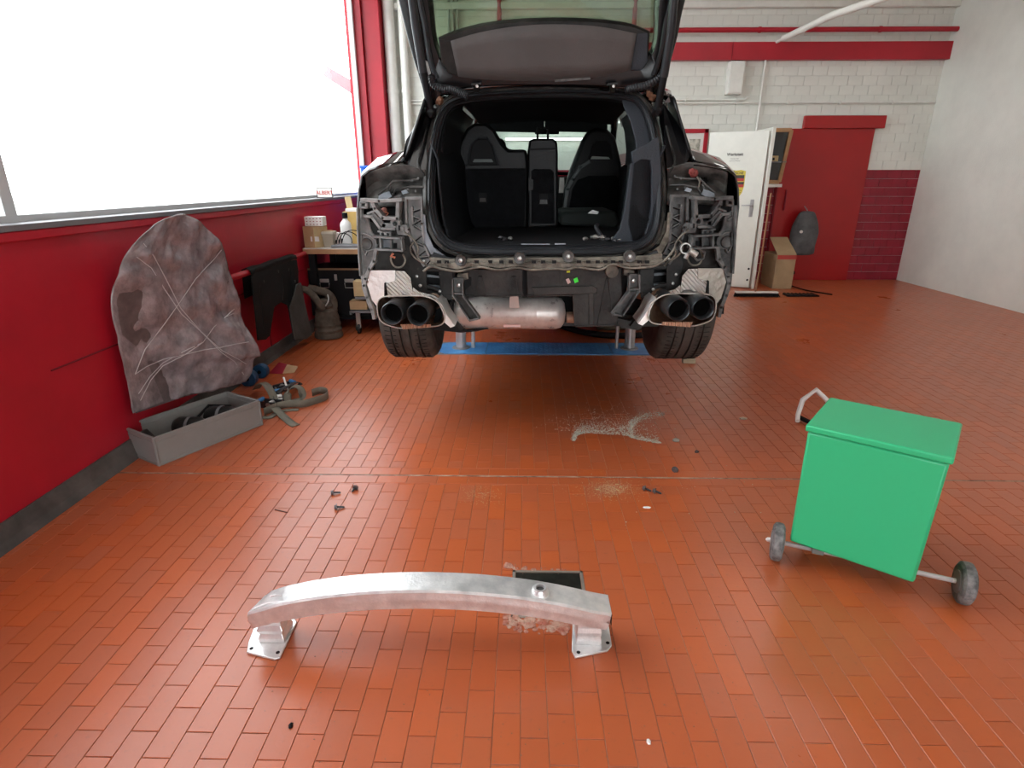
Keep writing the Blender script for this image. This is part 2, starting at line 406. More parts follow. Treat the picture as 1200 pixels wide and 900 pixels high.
# drain cover let into the floor, broken tile and mortar along its near edge
dm = MB(); dm.bb(DX0+.012, DX1-.012, DY0+.012, DY1-.012, -.004, -.001)
dm.build('drain_cover', M_PLATE, floor, bevel=.001)
fm = MB()
for a in ((DX0, DX1, DY0, DY0+.010), (DX0, DX1, DY1-.010, DY1), (DX0, DX0+.010, DY0, DY1), (DX1-.010, DX1, DY0, DY1)):
    fm.bb(*a, -.004, .001)
fm.build('drain_frame', M_LPLATE, floor)
rb = MB()
for i in range(150):
    x = random.uniform(-.055, .195); y = random.gauss(1.556, .022)
    if x < -.02: y = random.uniform(1.53, 1.60)
    rb.ico((x, y, .001), random.uniform(.004, .014), (1.2, 1, .35), random.random()*6)
for i in range(26): rb.ico((random.gauss(-.05, .012), random.gauss(1.86, .008), .002), random.uniform(.003, .010), (1.2, 1, .5), random.random()*6)
for i in range(18): rb.ico((random.uniform(-.03, .2), random.gauss(1.846, .004), .001), random.uniform(.003, .007), (1.5, 1, .4), random.random()*6)
stuff(rb.build('broken_mortar', M_RUBBLE, floor, smooth=0))

# ---- back wall: painted blocks
wall_back = struct(MB().bb(XL-.2, XR+.2, YB+.008, YB+.25, 0, ZC).build('wall_back', M_MORTAR, smooth=0))
BW, BH = .196, .119
blocks = []
nr = int(ZC/BH)+1
for r in range(nr):
    z0 = r*BH; z1 = min(ZC, z0+BH)
    if z1-z0 < .03: continue
    x = XL - (BW/2 if r % 2 else 0)
    while x < XR:
        a, b = max(x, XL), min(x+BW, XR)
        if b-a > .03: blocks.append((a, b, z0, z1))
        x += BW
def proj(X, Y, Z):
    c, s = math.cos(YAW), math.sin(YAW); x = X*c+Y*s; yy = -X*s+Y*c; dz = Z-CAM_H
    zc = yy*math.cos(PITCH)-dz*math.sin(PITCH); yc = yy*math.sin(PITCH)+dz*math.cos(PITCH)
    return 600+FPX*x/zc, 450-FPX*yc/zc
def bvis(b):
    px, py = proj((b[0]+b[1])/2, YB, (b[2]+b[3])/2)
    return py > -8 and (448 < px < 515 or 770 < px < 1010 or (505 < px < 770 and py < 30)) and py < 160
vis = [b for b in blocks if bvis(b)][:300]; visset = set(vis)
bc = {}
for b in vis:
    key = (round(b[1]-b[0], 3), round(b[3]-b[2], 3), b[2] < 1.5)
    if key not in bc:
        q = MB(); q.bb(-key[0]/2+.002, key[0]/2-.002, 0, .02, -key[1]/2+.002, key[1]/2-.002)
        me = bpy.data.meshes.new('block'); me.from_pydata(q.v, [], q.f); me.materials.append(M_REDB if key[2] else M_WHITE); bc[key] = me
    o = bpy.data.objects.new('block', bc[key]); COL.objects.link(o); o.parent = wall_back
    o.location = ((b[0]+b[1])/2, YB+random.uniform(0, .003), (b[2]+b[3])/2)
for red in (0, 1):
    q = MB()
    for b in blocks:
        if b in visset or (b[2] < 1.5) != bool(red): continue
        d = random.uniform(0, .003); q.bb(b[0]+.002, b[1]-.002, YB+d, YB+d+.02, b[2]+.002, b[3]-.002)
    stuff(q.build('block_field', M_REDB if red else M_WHITE, wall_back, smooth=0))

# ---- left wall with the big window, corner pilaster
WZ0, WZ1, WY0, WY1 = 1.21, 3.95, .6, 8.46
wl = MB()
wl.bb(XL-.2, XL, YF-.2, YB+.2, 0, WZ0); wl.bb(XL-.2, XL, YF-.2, YB+.2, WZ1, ZC)
wl.bb(XL-.2, XL, YF-.2, WY0, WZ0, WZ1); wl.bb(XL-.2, XL, WY1, YB+.2, WZ0, WZ1)
wall_left = struct(wl.build('wall_left', M_RED, smooth=0))
MB().bb(XL, XL+.008, 4.6, 4.606, 0, .62).build('panel_seam', M_REDM, wall_left)
MB().bb(XL, XL+.006, 2.4, 5.5, .600, .606).build('panel_seam', M_REDM, wall_left)
struct(MB().bb(XL+.001, XL+.225, 8.52, YB+.01, 0, ZC).build('wall_pilaster', M_RED, bevel=.008))
win = struct(MB().bb(XL-.15, XL-.09, WY0, WY0+.06, WZ0, WZ1).bb(XL-.15, XL-.09, WY1-.06, WY1, WZ0, WZ1)
             .bb(XL-.15, XL-.09, WY0, WY1, WZ0, WZ0+.05).bb(XL-.15, XL-.09, WY0, WY1, WZ1-.06, WZ1)
             .build('window_1', M_FRAME))
MB().bb(XL-.145, XL-.095, 2.5, 2.56, WZ0+.04, WZ1-.05).build('mullion', M_FRAME, win)
for a, b in ((WY0+.05, 2.5), (2.56, WY1-.05)):
    MB().bb(XL-.124, XL-.118, a, b, WZ0+.04, WZ1-.05).build('pane', G_WIN, win)
MB().bb(XL-.19, XL+.035, WY0-.03, WY1+.02, WZ0-.004, WZ0+.022).build('window_sill', M_SILL, win, bevel=.003)
struct(MB().bb(XL+.001, XL+.028, WY0, WY1, WZ0-.045, WZ0-.005).build('trim_1', M_RED, bevel=.006))
# dark skirting along the left wall
struct(MB().prism([(XL+.001, 0, .001), (XL+.05, 0, .001), (XL+.03, 0, .035), (XL+.012, 0, .10), (XL+.001, 0, .10)], (0, 1, 0)).build('baseboard_left', mat('dark_skirting', (.07, .06, .055), .7, var=.4), smooth=0))
bpy.data.objects['baseboard_left'].location = (0, 0, 0); bpy.data.objects['baseboard_left'].scale = (1, YB-YF-.1, 1)
for v in bpy.data.objects['baseboard_left'].data.vertices: v.co.y = (v.co.y*(YB-YF-.1)+YF+.05)
bpy.data.objects['baseboard_left'].scale = (1, 1, 1)

# ---- other walls, ceiling
struct(MB().bb(XR, XR+.2, YF-.2, YB+.2, 0, ZC).build('wall_right', M_WHITE, smooth=0))
wf = MB(); wf.bb(XL, -.7, YF-.2, YF, 0, ZC).bb(2.4, XR, YF-.2, YF, 0, ZC).bb(-.7, 2.4, YF-.2, YF, 2.9, ZC)
struct(wf.build('wall_front', M_WHITE, smooth=0))
struct(MB().bb(XL-.2, XR+.2, YF-.2, YB+.2, ZC, ZC+.2).build('ceiling', M_CEIL, smooth=0))
struct(MB().bb(-60, XL-.2, -60, 60, -.3, -.1).bb(XL-.2, 60, -60, YF-.2, -.3, -.1).bb(XR+.2, 60, YF-.2, 60, -.3, -.1).bb(XL-.2, XR+.2, YB+.25, 60, -.3, -.1).build('ground_outside', M_ASPH, smooth=0))
# red steel beam, light ledge above it
z0, z1 = P(860, 70, YB-.10).z, P(860, 49, YB-.10).z
beam = struct(MB().bb(-.9, 1.0+.0, YB-.10, YB-.001, z0, z1).bb(1.0, XR, YB-.10, YB-.001, z0, z1).build('trim_2', M_RED, bevel=.004))
MB().bb(P(858, 60, YB-.1).x, P(858, 60, YB-.1).x+.006, YB-.104, YB-.099, z0, z1).build('beam_joint', M_REDM, beam)
zz = P(860, 6, YB-.06).z
struct(MB().bb(XL+.35, XR, YB-.08, YB-.001, zz-.03, zz+.05).build('trim_3', M_PIPE, bevel=.01))

# ---- pipes and boxes on the back wall
def pipe(name, pts, r, m, label, cat='pipe', n=10, group=None):
    o = MB().tube(pts, r, n).build(name, m, origin=pts[0]); return tag(o, label, cat, group)
def vpipe(px, r, label, Y=YB-.12, z0=0.0, z1=ZC, m=M_PIPE, py=90, name='wall_pipe'):
    x = P(px, py, Y).x
    o = pipe(name, [(x, Y, z0), (x, Y, z1)], r, m, label, n=14); return o, x
for (px, r, lab, Y) in ((459.5, .075, 'wide white vertical pipe in the corner beside the red pilaster', YB-.10), (475, .055, 'white vertical pipe nearer the car, right of the corner pipe', YB-.09)):
    o, x = vpipe(px, r, lab, Y)
    for z in (1.2, 2.55, 3.7): MB().lathe([(r+.008, z-.02), (r+.008, z+.02)], (x, Y, 0), 'Z', 16).build('pipe_collar', M_PIPE, o)
g = 'thin grey conduits seen through the tailgate glass'
for i, px in enumerate((526, 531, 536)):
    x = P(px, 20, YB-.04).x
    tag(MB().tube([(x, YB-.04, z1+.001), (x, YB-.04, ZC)], .016, 10).build('conduit', mat('grey_conduit', (.42, .42, .40), .5), origin=(x, YB-.04, z1)),
        ('leftmost', 'middle', 'rightmost')[i]+' of three thin grey conduits seen through the tailgate glass', 'conduit', g)
x = P(585, 10, YB-.06).x
tag(MB().tube([(x, YB-.06, z1+.001), (x, YB-.06, ZC)], .03, 10).build('red_pipe', M_RED, origin=(x, YB-.06, z1)), 'red vertical pipe on the wall seen through the tailgate glass', 'pipe')
x = P(744, 14, YB-.06).x
tag(MB().tube([(x, YB-.06, z1+.001), (x, YB-.06, ZC)], .03, 10).build('red_pipe', M_RED, origin=(x, YB-.06, z1)), 'short red pipe above the beam near the right tailgate edge', 'pipe')
z = P(860, 35, YB-.14).z
hp = MB().tube([(.2, YB-.14, z), (XR-.01, YB-.14, z)], .03, 12).build('heating_pipe', M_RED, origin=(.2, YB-.14, z))
tag(hp, 'long red horizontal pipe high on the wall above the red beam', 'pipe')
for xx in (1.9, 3.05, 4.6): MB().tube([(xx, YB-.14, z+.02), (xx, YB-.005, z+.02)], .008, 6).lathe([(.036, -.015), (.036, .015)], (xx, YB-.14, z), 'X', 14).build('pipe_clip', M_RED, hp)
a, b = P(918, 45, YB-.3), P(975, 18, YB-1.2)
duct = tag(MB().tube([a, b, b+Vector((1.4, -1.6, .28))], [.035, .04, .04], 12).build('white_stay', M_PIPE, origin=a), 'white slanting pipe end high at the right edge above red beam', 'pipe')
MB().tube([a, (a.x, YB+.0, a.z)], .02, 8).build('wall_stay', M_PIPE, duct)
for (ya, yb2, lab) in ((117, 117, 'upper white cable pipe running level along the block wall'), (120.5, 120, 'lower white cable pipe running level along the block wall')):
    z = P(850, ya, YB-.03).z
    x0 = P(470, ya, YB-.03).x
    end = P(873, 112, YB-.03).x if ya == 117 else XR-.02
    o = tag(MB().tube([(x0, YB-.03, z), (end, YB-.03, z)] + ([(end+.05, YB-.03, z+.04)] if ya == 117 else []), .014, 8).build('cable_pipe', M_PIPE, origin=(x0, YB-.03, z)), lab, 'conduit')
    xx = x0+.4
    while xx < end: MB().bb(xx-.008, xx+.008, YB-.05, YB, z-.02, z+.02).build('pipe_clip', M_PIPE, o); xx += .7
x = P(893, 100, YB-.03).x; zt = P(893, 70, YB-.03).z; zb = P(888, 152, YB-.03).z
tag(MB().tube([(x, YB-.045, zt), (x-.0, YB-.045, zb-.3)], .016, 8).build('cable_pipe', M_PIPE, origin=(x, YB-.045, zt)), 'thin white vertical conduit between the red beam and the doors', 'conduit')
a, b = P(590, 163, YB-.1), P(700, 158, YB-.1)
wlmp = thing('added_wall_light', (.1, YB, a.z), 'added tube light on the back wall, making bright strips in the windscreen', 'lamp')  # added lamp, stands in for the bright reflections in the windscreen
MB().bb(a.x, b.x, YB-.05, YB-.001, a.z-.012, a.z+.02).build('housing', M_PIPE, wlmp)
MB().cyl((a.x+.03, YB-.09, a.z), (b.x-.03, YB-.09, a.z), .014, 10).build('tube', M_LAMP, wlmp)
# white meter box under the beam
a, b = P(852.5, 110, YB-.14), P(874.5, 71, YB-.14)
bx = thing('meter_box', (a.x, YB, a.z), 'white rectangular box hanging on the wall under the red beam', 'box')
MB().bb(a.x, b.x, YB-.13, YB-.001, a.z, b.z).build('housing', M_PIPE, bx, bevel=.006)
MB().bb(a.x+.012, b.x-.012, YB-.142, YB-.129, a.z+.015, b.z-.015).build('cover', M_PIPE, bx, bevel=.004)
# ceiling fluorescent fixtures
for i, (x, y) in enumerate(LAMPS):
    t = thing('ceiling_light', (x, y, 4.0), ('fluorescent ceiling light near the window wall, above the bumper beam', 'fluorescent ceiling light near the window wall, above the car', 'fluorescent ceiling light on the right, above the green cart', 'fluorescent ceiling light on the right, towards the red door')[i], 'lamp', 'fluorescent ceiling lights')
    MB().bb(x-.09, x+.09, y-1.15, y+1.15, 3.99, 4.05).bb(x-.01, x+.01, y-.8, y-.78, 4.05, ZC).bb(x-.01, x+.01, y+.78, y+.8, 4.05, ZC).build('housing', M_PIPE, t, bevel=.005)
    for dx in (-.045, .045): MB().cyl((x+dx, y-1.1, 3.972), (x+dx, y+1.1, 3.972), .013, 8).build('tube', M_LAMP, t)

# ================================================================== right-hand back corner
# white leaf door standing open, hinged at its right edge
DA, DB = F(850, 337.5), F(886, 339); DB.y = 8.05; DA.y = 8.22
DA = Vector((2.45, 8.32, 0)); DB = Vector((3.095, 7.98, 0))
dv = (DB-DA); dlen = dv.length; du = dv.normalized(); dn = Vector((du.y, -du.x, 0))      # faces the camera
if dn.y > 0: dn = -dn
DH0, DH1 = .015, 2.0
door = struct(MB().prism([DA+Vector((0, 0, DH0)), DB+Vector((0, 0, DH0)), DB+Vector((0, 0, DH1)), DA+Vector((0, 0, DH1))], -dn*.04).build('door_1', M_DOORW, bevel=.003, origin=DA))
def onleaf(px, py):                         # picture point -> (s along leaf, z)
    r = Vector(ray(px, py)); c = Vector((0, 0, CAM_H)); t = (DA-c).dot(dn)/r.dot(dn); q = c+r*t
    return q
rotz = math.atan2(du.y, du.x)
def leaf_text(nm, body, size, px, py, m, bold=0, sx=1.):
    return text(nm, body, size, onleaf(px, py)+dn*.002, (PI/2, 0, rotz), m, door, bold, sx=sx)
# narrow white edge post beside the leaf
struct(MB().bb(3.125, 3.165, 7.96, 8.02, 0, 2.04).bb(3.135, 3.165, 8.02, YB, 0, 2.04).build('door_frame', M_DOORW, bevel=.004))
h = MB(); c = onleaf(880.5, 244)
h.prism([c+du*a+Vector((0, 0, b)) for a, b in ((-.022, -.11), (.022, -.11), (.022, .11), (-.022, .11))], dn*.008)
h.tube([c+dn*.008+Vector((0, 0, .04)), c+dn*.05+Vector((0, 0, .04)), c+dn*.055+Vector((0, 0, .035))-du*.12], .009, 8)
h.build('door_handle', M_STEEL, door, bevel=.002)
leaf_text('lettering', 'Werkstatt', .048, 861.5, 181, M_CBLK, .0012)
leaf_text('lettering', 'Mitarbeiter bitte', .016, 861, 186, M_CBLK)
leaf_text('lettering', 'Zutritt nur Personal', .016, 861, 188.6, M_CBLK)
# crest printed on the leaf
def shield(cx, cz, w, h, off, m, nm, par):
    out = []
    for a, b in ((-.5, .46), (-.25, .5), (0, .48), (.25, .5), (.5, .46), (.5, .0), (.43, -.2), (.25, -.38), (0, -.5), (-.25, -.38), (-.43, -.2), (-.5, 0)):
        out.append(cc+du*(cx+a*w)+Vector((0, 0, cz+b*h))+dn*off)
    return MB().prism(out, dn*.0015).build(nm, m, par, smooth=0)
cc = onleaf(861, 218)
CW, CH = .235, .40
cr = shield(0, 0, CW, CH, .0005, M_YEL, 'crest', door)
def leafrect(x0, x1, z0, z1, off, m, nm='crest_field'):
    p = [cc+du*a*CW+Vector((0, 0, b*CH))+dn*off for a, b in ((x0, z0), (x1, z0), (x1, z1), (x0, z1))]
    return MB().prism(p, dn*.001).build(nm, m, door, smooth=0)
leafrect(.02, .45, .24, .34, .002, M_CBLK); leafrect(.02, .45, .15, .24, .002, M_CRED)
leafrect(.12, .47, .05, .13, .002, M_CBLK); leafrect(.12, .46, -.04, .05, .002, M_CRED)
leafrect(-.44, -.06, -.18, -.09, .002, M_CRED); leafrect(-.44, -.06, -.09, -.04, .002, M_CBLK)
leafrect(-.34, -.04, -.33, -.27, .002, M_CRED); leafrect(.05, .1, -.33, -.05, .002, M_CBLK)
text('crest_lettering', 'PORSCHE', .042, cc+Vector((0, 0, .40*CH))+dn*.002, (PI/2, 0, rotz), M_CBLK, door, .0008)
# antlers and rearing-horse spots stand as small dark marks
q = MB()
for a, b, s in ((-.3, .22, .018), (-.2, .2, .014), (-.28, .1, .015), (.3, -.16, .018), (.22, -.24, .014), (.33, -.22, .012), (0, .02, .02), (.0, -.04, .014)):
    o_ = cc+du*a*CW+Vector((0, 0, b*CH))+dn*.0022
    q.tube([o_-du*s, o_+Vector((0, 0, s*.8)), o_+du*s], .003, 5)
q.build('crest_mark', M_CBLK, door)
# lower bolts on the leaf edge
q = MB()
for z_ in (.12, .27): c = DB-du*.03+Vector((0, 0, z_)); q.tube([c, c+dn*.012], .014, 8)
q.build('door_bolt', M_BLACK, door)

# red steel door on the right
RX0 = P(921, 250, YB-.06).x
rd = struct(MB().bb(RX0-.18, RX0+1.05, YB-.05, YB-.002, 0, 2.08).build('door_2', M_REDD, bevel=.004))
MB().bb(RX0+.05, RX0+1.15, YB-.10, YB-.04, 2.08, 2.24).build('door_closer', M_REDD, rd, bevel=.006)
MB().bb(RX0-.05, RX0-.035, YB-.085, YB-.05, 1.0, 1.28).build('door_handle', M_REDB, rd, bevel=.003)
MB().bb(RX0-.185, RX0-.165, YB-.054, YB-.049, 0.02, 2.06).build('door_seam', M_REDM, rd)

# red-framed picture left of the white door
a, b = P(806, 176, YB-.03), P(830.5, 151, YB-.03)
pf = thing('framed_picture', (a.x-.3, YB, a.z-.3), 'red-framed picture on the block wall behind the car\'s right shoulder', 'picture')
x0, x1, z0_, z1_ = a.x-.12, b.x, a.z-.42, b.z
q = MB().bb(x0, x1, YB-.05, YB-.001, z1_-.055, z1_).bb(x0, x1, YB-.05, YB-.001, z0_, z0_+.055).bb(x0, x0+.055, YB-.05, YB-.001, z0_, z1_).bb(x1-.055, x1, YB-.05, YB-.001, z0_, z1_)
q.build('frame', M_RED, pf, bevel=.004)
MB().bb(x0+.04, x1-.04, YB-.03, YB-.01, z0_+.04, z1_-.04).build('mount', M_PAPER, pf)
MB().bb(x0+.13, x1-.10, YB-.034, YB-.029, z0_+.12, z1_-.13).build('print', mat('print_grey', (.2, .2, .16), .5, col2=(.6, .58, .5), vscale=14), pf)

# wooden-framed glazed cabinet in the recess
corn = [P(899, 213, 8.55), P(912.5, 213.5, 8.55), P(927, 152.5, 8.55), P(899, 152.5, 8.55)]
cb = thing('display_case', corn[0], 'wood-framed dark glazed case between the white door and red door', 'cabinet')
cen = sum(corn, Vector())/4
q = MB()
for i in range(4): q.bar(corn[i], corn[(i+1) % 4], .05, .06)
q.build('frame', M_OAK, cb, bevel=.006)
MB().prism(corn, (0, .02, 0)).build('back_panel', M_BLACK, cb)
MB().prism([c+(cen-c)*.06+Vector((0, -.012, 0)) for c in corn], (0, .004, 0)).build('pane', glass('case_glass', (.6, .6, .6), 1.), cb)
a, b = P(899.5, 189, 8.53), P(911.5, 182.5, 8.53)
tb = thing('small_box', (a.x, 8.5, a.z), 'small beige box standing inside the wood-framed glass case', 'box')
MB().bb(a.x, b.x, 8.5, 8.545, a.z, b.z).build('body', M_CARDL, tb); MB().bb(a.x+.05, b.x-.05, 8.497, 8.501, a.z+.01, a.z+.045).build('opening', M_BLACK, tb)
MB().bb(corn[0].x+.02, corn[1].x+.05, 8.50, 8.55, a.z-.015, a.z-.004).build('shelf', M_SILL, cb)
MB().bb(corn[0].x-.02, corn[1].x+.04, 8.52, YB, corn[0].z-.07, corn[0].z-.03).build('bracket', M_PAPER, cb)

# cardboard box with red tape behind the broom
a = F(884, 334); b0 = F(903, 333); ht = P(903, 294, b0.y).z
bx = thing('cardboard_box', a, 'tall brown cardboard box with red tape beside white door', 'box')
x0, x1 = 3.42, 3.68
MB().bb(x0, x1, 7.98, 8.42, 0, .46).build('carton', mat('dim_cardboard', (.36, .25, .14), .8, var=.1), bx, bevel=.004)
MB().prism([(x0, 7.98, .462), (x1, 7.98, .462), (x1-.02, 8.30, .66), (x0, 8.30, .66)], (0, 0, .005)).build('flap', mat('dim_cardboard', (.36, .25, .14), .8, var=.1), bx)
MB().bb(x0+.01, x1+.002, 7.976, 7.981, .40, .455).build('tape', M_REDPL, bx)
# broom
bp = F(886, 347.5)
br = thing('broom', bp, 'wide black-bristled broom lying on floor at foot of white door', 'broom')
w = .27
MB().bb(bp.x-w, bp.x+w, bp.y-.03, bp.y+.04, .045, .065).build('head', M_PAPER, br, bevel=.006)
q = MB()
for i in range(60):
    x = bp.x-w+.01+(2*w-.02)*i/59
    for j in range(3): yy = bp.y-.02+j*.024; q.bar((x, yy, .047), (x+random.uniform(-.014, .014)+(x-bp.x)*.08, yy-.01+random.uniform(-.012, .012), .002), .008, .012)
stuff(q.build('bristles', M_BLACK, br))
MB().tube([(bp.x-.02, bp.y, .06), (3.19, 7.93, .25), (3.20, 7.93, 1.25)], .012, 8).build('handle', mat('broom_stick', (.30, .14, .07), .5), br)
# second dark sweeping pad at right edge
bp = F(934, 346.5)
sq = thing('floor_pad', bp, 'flat black rubber mat lying on tiles at the right edge', 'mat')
MB().bb(bp.x-.16, bp.x+.25, bp.y-.08, bp.y+.08, .001, .018).build('pad', M_BLACK, sq, bevel=.006)
q = MB()
for i in range(8): q.bb(bp.x-.15+.05*i, bp.x-.13+.05*i, bp.y-.075, bp.y+.075, .018, .026)
q.build('rib', M_BLKP, sq)
# small plug box and cable on the floor by the red door
bp = F(924, 326.5)
pb = thing('junction_box', bp, 'small yellowish box on the floor in front of the red door', 'box')
MB().bb(bp.x-.09, bp.x+.08, bp.y-.12, bp.y, .0, .085).build('body', M_CARDL, pb, bevel=.004)
MB().bb(bp.x-.05, bp.x+.02, bp.y-.14, bp.y-.05, .086, .13).build('plug', M_BLACK, pb, bevel=.006)
pts = [F(906, 337), F(911, 334.5), F(918, 333.5), F(928, 336), F(945, 341), F(975, 346)]
tag(MB().tube([p+Vector((0, 0, .009)) for p in spline(pts, 30)], .009, 6).build('cable', M_BLACK, origin=pts[0]), 'black cable snaking along the floor by the red door', 'cable')
# grey jacket-like machine corner at right edge
gp = P(937, 300, 7.9)
gm = thing('garment', (gp.x, 8.6, 0.55), 'grey padded jacket hanging on the red door at the right edge', 'jacket')
q = MB(); rows = []
for i in range(13):
    t = i/12; z_ = 1.0-t*.62; half = .10+.07*math.sin(t*2.6)+.05*t
    rows.append([Vector((4.02+half*math.cos(a)+.02*math.sin(a*3+t*7), 8.60+.10*math.sin(a)*(1+.2*math.sin(5*t+a)), z_)) for a in [2*PI*k/16 for k in range(16)]])
q.rings(rows); q.build('cloth', mat('slate_cloth', (.09, .095, .10), .7, bump=.5, bscale=30, var=.3), gm, subd=1)
MB().lathe([(.02, -.01), (.02, .01)], (3.93, 8.5, .72), 'Y', 12).build('button', M_PAPER, gm)
MB().tube([(4.02, 8.6, 1.0), (4.02, 8.72, 1.06)], .006, 6).build('hook', M_STEEL, gm)
# white wood block behind the right tyre
bp = F(808, 426.5)
tag(MB().box((bp.x, bp.y+.03, .018), (.10, .05, .034), Matrix.Rotation(-.05, 3, 'Z')).build('wood_block', mat('raw_wood', (.45, .40, .28), .8, var=.1), origin=(bp.x, bp.y+.03, 0), bevel=.002), 'small pale wood block on the floor below right rear tyre', 'block')

# green bin on wheels at the right edge
gc = thing('rolling_cart', (1.28, 1.95, 0), 'green plastic rolling cart with grey wheel at the right edge', 'cart')
E_ = [F(928, 640, .12)]
q = MB()
c0 = Vector((1.022, 1.900, .10)); d1 = Vector((.62, .78, 0))*.34; d2 = Vector((.80, -.60, 0))*.40
quad = [c0, c0+d2, c0+d2+d1, c0+d1]; qc = sum(quad, Vector())/4
def qscale(k, z): return [Vector((qc.x+(p.x-qc.x)*k, qc.y+(p.y-qc.y)*k, z)) for p in quad]
q.rings([qscale(1., .10), qscale(1.03, .56)]); q.build('tub', M_GREEN, gc, bevel=.010)
MB().rings([qscale(1.07, .56), qscale(1.07, .585)]).build('rim', M_GREEN, gc, bevel=.006)
wp = Vector((1.005, 1.925, .075))
AX = Vector((.92, -.39, 0)).normalized(); RZ = Matrix.Rotation(math.atan2(AX.y, AX.x), 3, 'Z')
def rlathe(prof, c, n):
    q = MB().lathe(prof, (0, 0, 0), 'X', n); q.v = [tuple(RZ @ Vector(v)+c) for v in q.v]; return q
def wheel(c, par):
    w_ = rlathe([(.045, -.020), (.062, -.021), (.073, -.014), (.075, -.005), (.075, .005), (.073, .014), (.062, .021), (.045, .020)], c, 28).build('wheel', mat('grey_rubber_wheel', (.07, .07, .07), .7, col2=(.24, .235, .23), vscale=30), par)
    rlathe([(.004, -.026), (.040, -.024), (.043, .0), (.040, .024), (.004, .026)], c, 20).build('hub', mat('wheel_hub', (.2, .2, .2), .5), w_)
    rlathe([(.003, -.042), (.009, -.036), (.009, -.02)], c, 12).build('axle_cap', M_WPL, w_)
wp = Vector((.996, 1.935, .075))
wheel(wp, gc); wheel(wp+AX*.60, gc)
MB().cyl(wp, wp+AX*.60, .009, 10).build('axle', M_STEEL, gc)
q = MB()
for k_ in (.14, .42): MB().box(wp+AX*k_+Vector((0, 0, .02)), (.04, .04, .05), RZ).build('axle_bracket', mat('bracket_grey', (.15, .16, .15), .5), gc)
# white tipped hose hanging in at the right
a = F(934, 497); 
hn = thing('hose_nozzle', a, 'white hose end with black ring lying on floor at right edge', 'hose')
a = a+Vector((0, 0, .02))
MB().tube([a, a+Vector((.02, .05, .02)), a+Vector((.06, .1, .10)), a+Vector((.14, .12, .16)), a+Vector((.3, .1, .02))], [.013, .014, .016, .016, .016], 10).build('pipe_end', M_WPL, hn)
MB().tube([a+Vector((.04, .06, 0.0)), a+Vector((.06, .0, .0)), a+Vector((.10, -.08, -.004))], .014, 8).build('black_tail', M_BLACK, hn)

# ================================================================== bumper beam on the floor
bb = thing('bumper_beam', (-.28, 1.47, 0), 'curved silver aluminium bumper beam standing on its two mounting feet', 'car part')
def beam_c(x):                              # centre height / depth along the beam
    u = (x+.28)/.56; z = .246-.088*u*u-.012*u**6
    return z, 1.462+.012*(u*u-.3)
rows = []
XS = [-.845, -.84, -.80, -.74, -.66, -.58] + [-.5+.06*i for i in range(8)] + [.0, .06, .12, .18, .23, .272, .279]
N = len(XS)
for i, x in enumerate(XS):
    z, y = beam_c(x); h, w_ = .064, .094
    if x < -.76 or x > .21: h *= .93; z -= .003
    if x < -.8: w_ *= .92
    if x > .2: y += .018*(x-.2)/.08
    tilt = 0.
    sec = [(-w_/2, -h), (w_/2, -h), (w_/2, -h*.55), (w_/2-.004, -h*.45), (w_/2, -h*.36), (w_/2, -.004), (w_/2-.004, 0), (-w_/2+.006, 0), (-w_/2, -.006), (-w_/2, -h*.38), (-w_/2-.0015, -h*.52), (-w_/2, -h*.62)]
    ex = [0]*12
    if i >= N-2: ex = [-.014, -.012, -.010, -.008, -.004, .0, .0, .0, -.002, -.006, -.016, -.006]
    if i <= 1: ex = [.006, .012, .018, .018, .02, .022, .020, .0, .0, -.002, .0, .003]
    rows.append([Vector((x+e_, y+a, z+b)) for (a, b), e_ in zip(sec, ex)])
bm_ = MB(); bm_.rings(rows).build('beam', M_ALU, bb, smooth=40)
# open torn section at the right end and creases
q = MB()
zr, yr = beam_c(.279)
q.bb(.2795, .2815, yr-.02, yr+.05, zr-.052, zr-.012); q.build('open_end', M_BLACK, bb)
q = MB()
zl, yl = beam_c(-.80)
q.tube([Vector((x, beam_c(x)[1]-.034+.01*math.sin((x+.84)*30), beam_c(x)[0]-.0015)) for x in (-.84, -.82, -.79, -.76, -.72, -.69)], [.001, .003, .004, .0035, .0025, .001], 6)
q.build('crease', M_ALUW, bb); q = MB()
q.tube([Vector((x, beam_c(x)[1]-.005+.015*math.cos(x*40), beam_c(x)[0]-.0015)) for x in (-.79, -.775, -.76, -.745)], .003, 6)
q.build('crease', M_ALUW, bb)
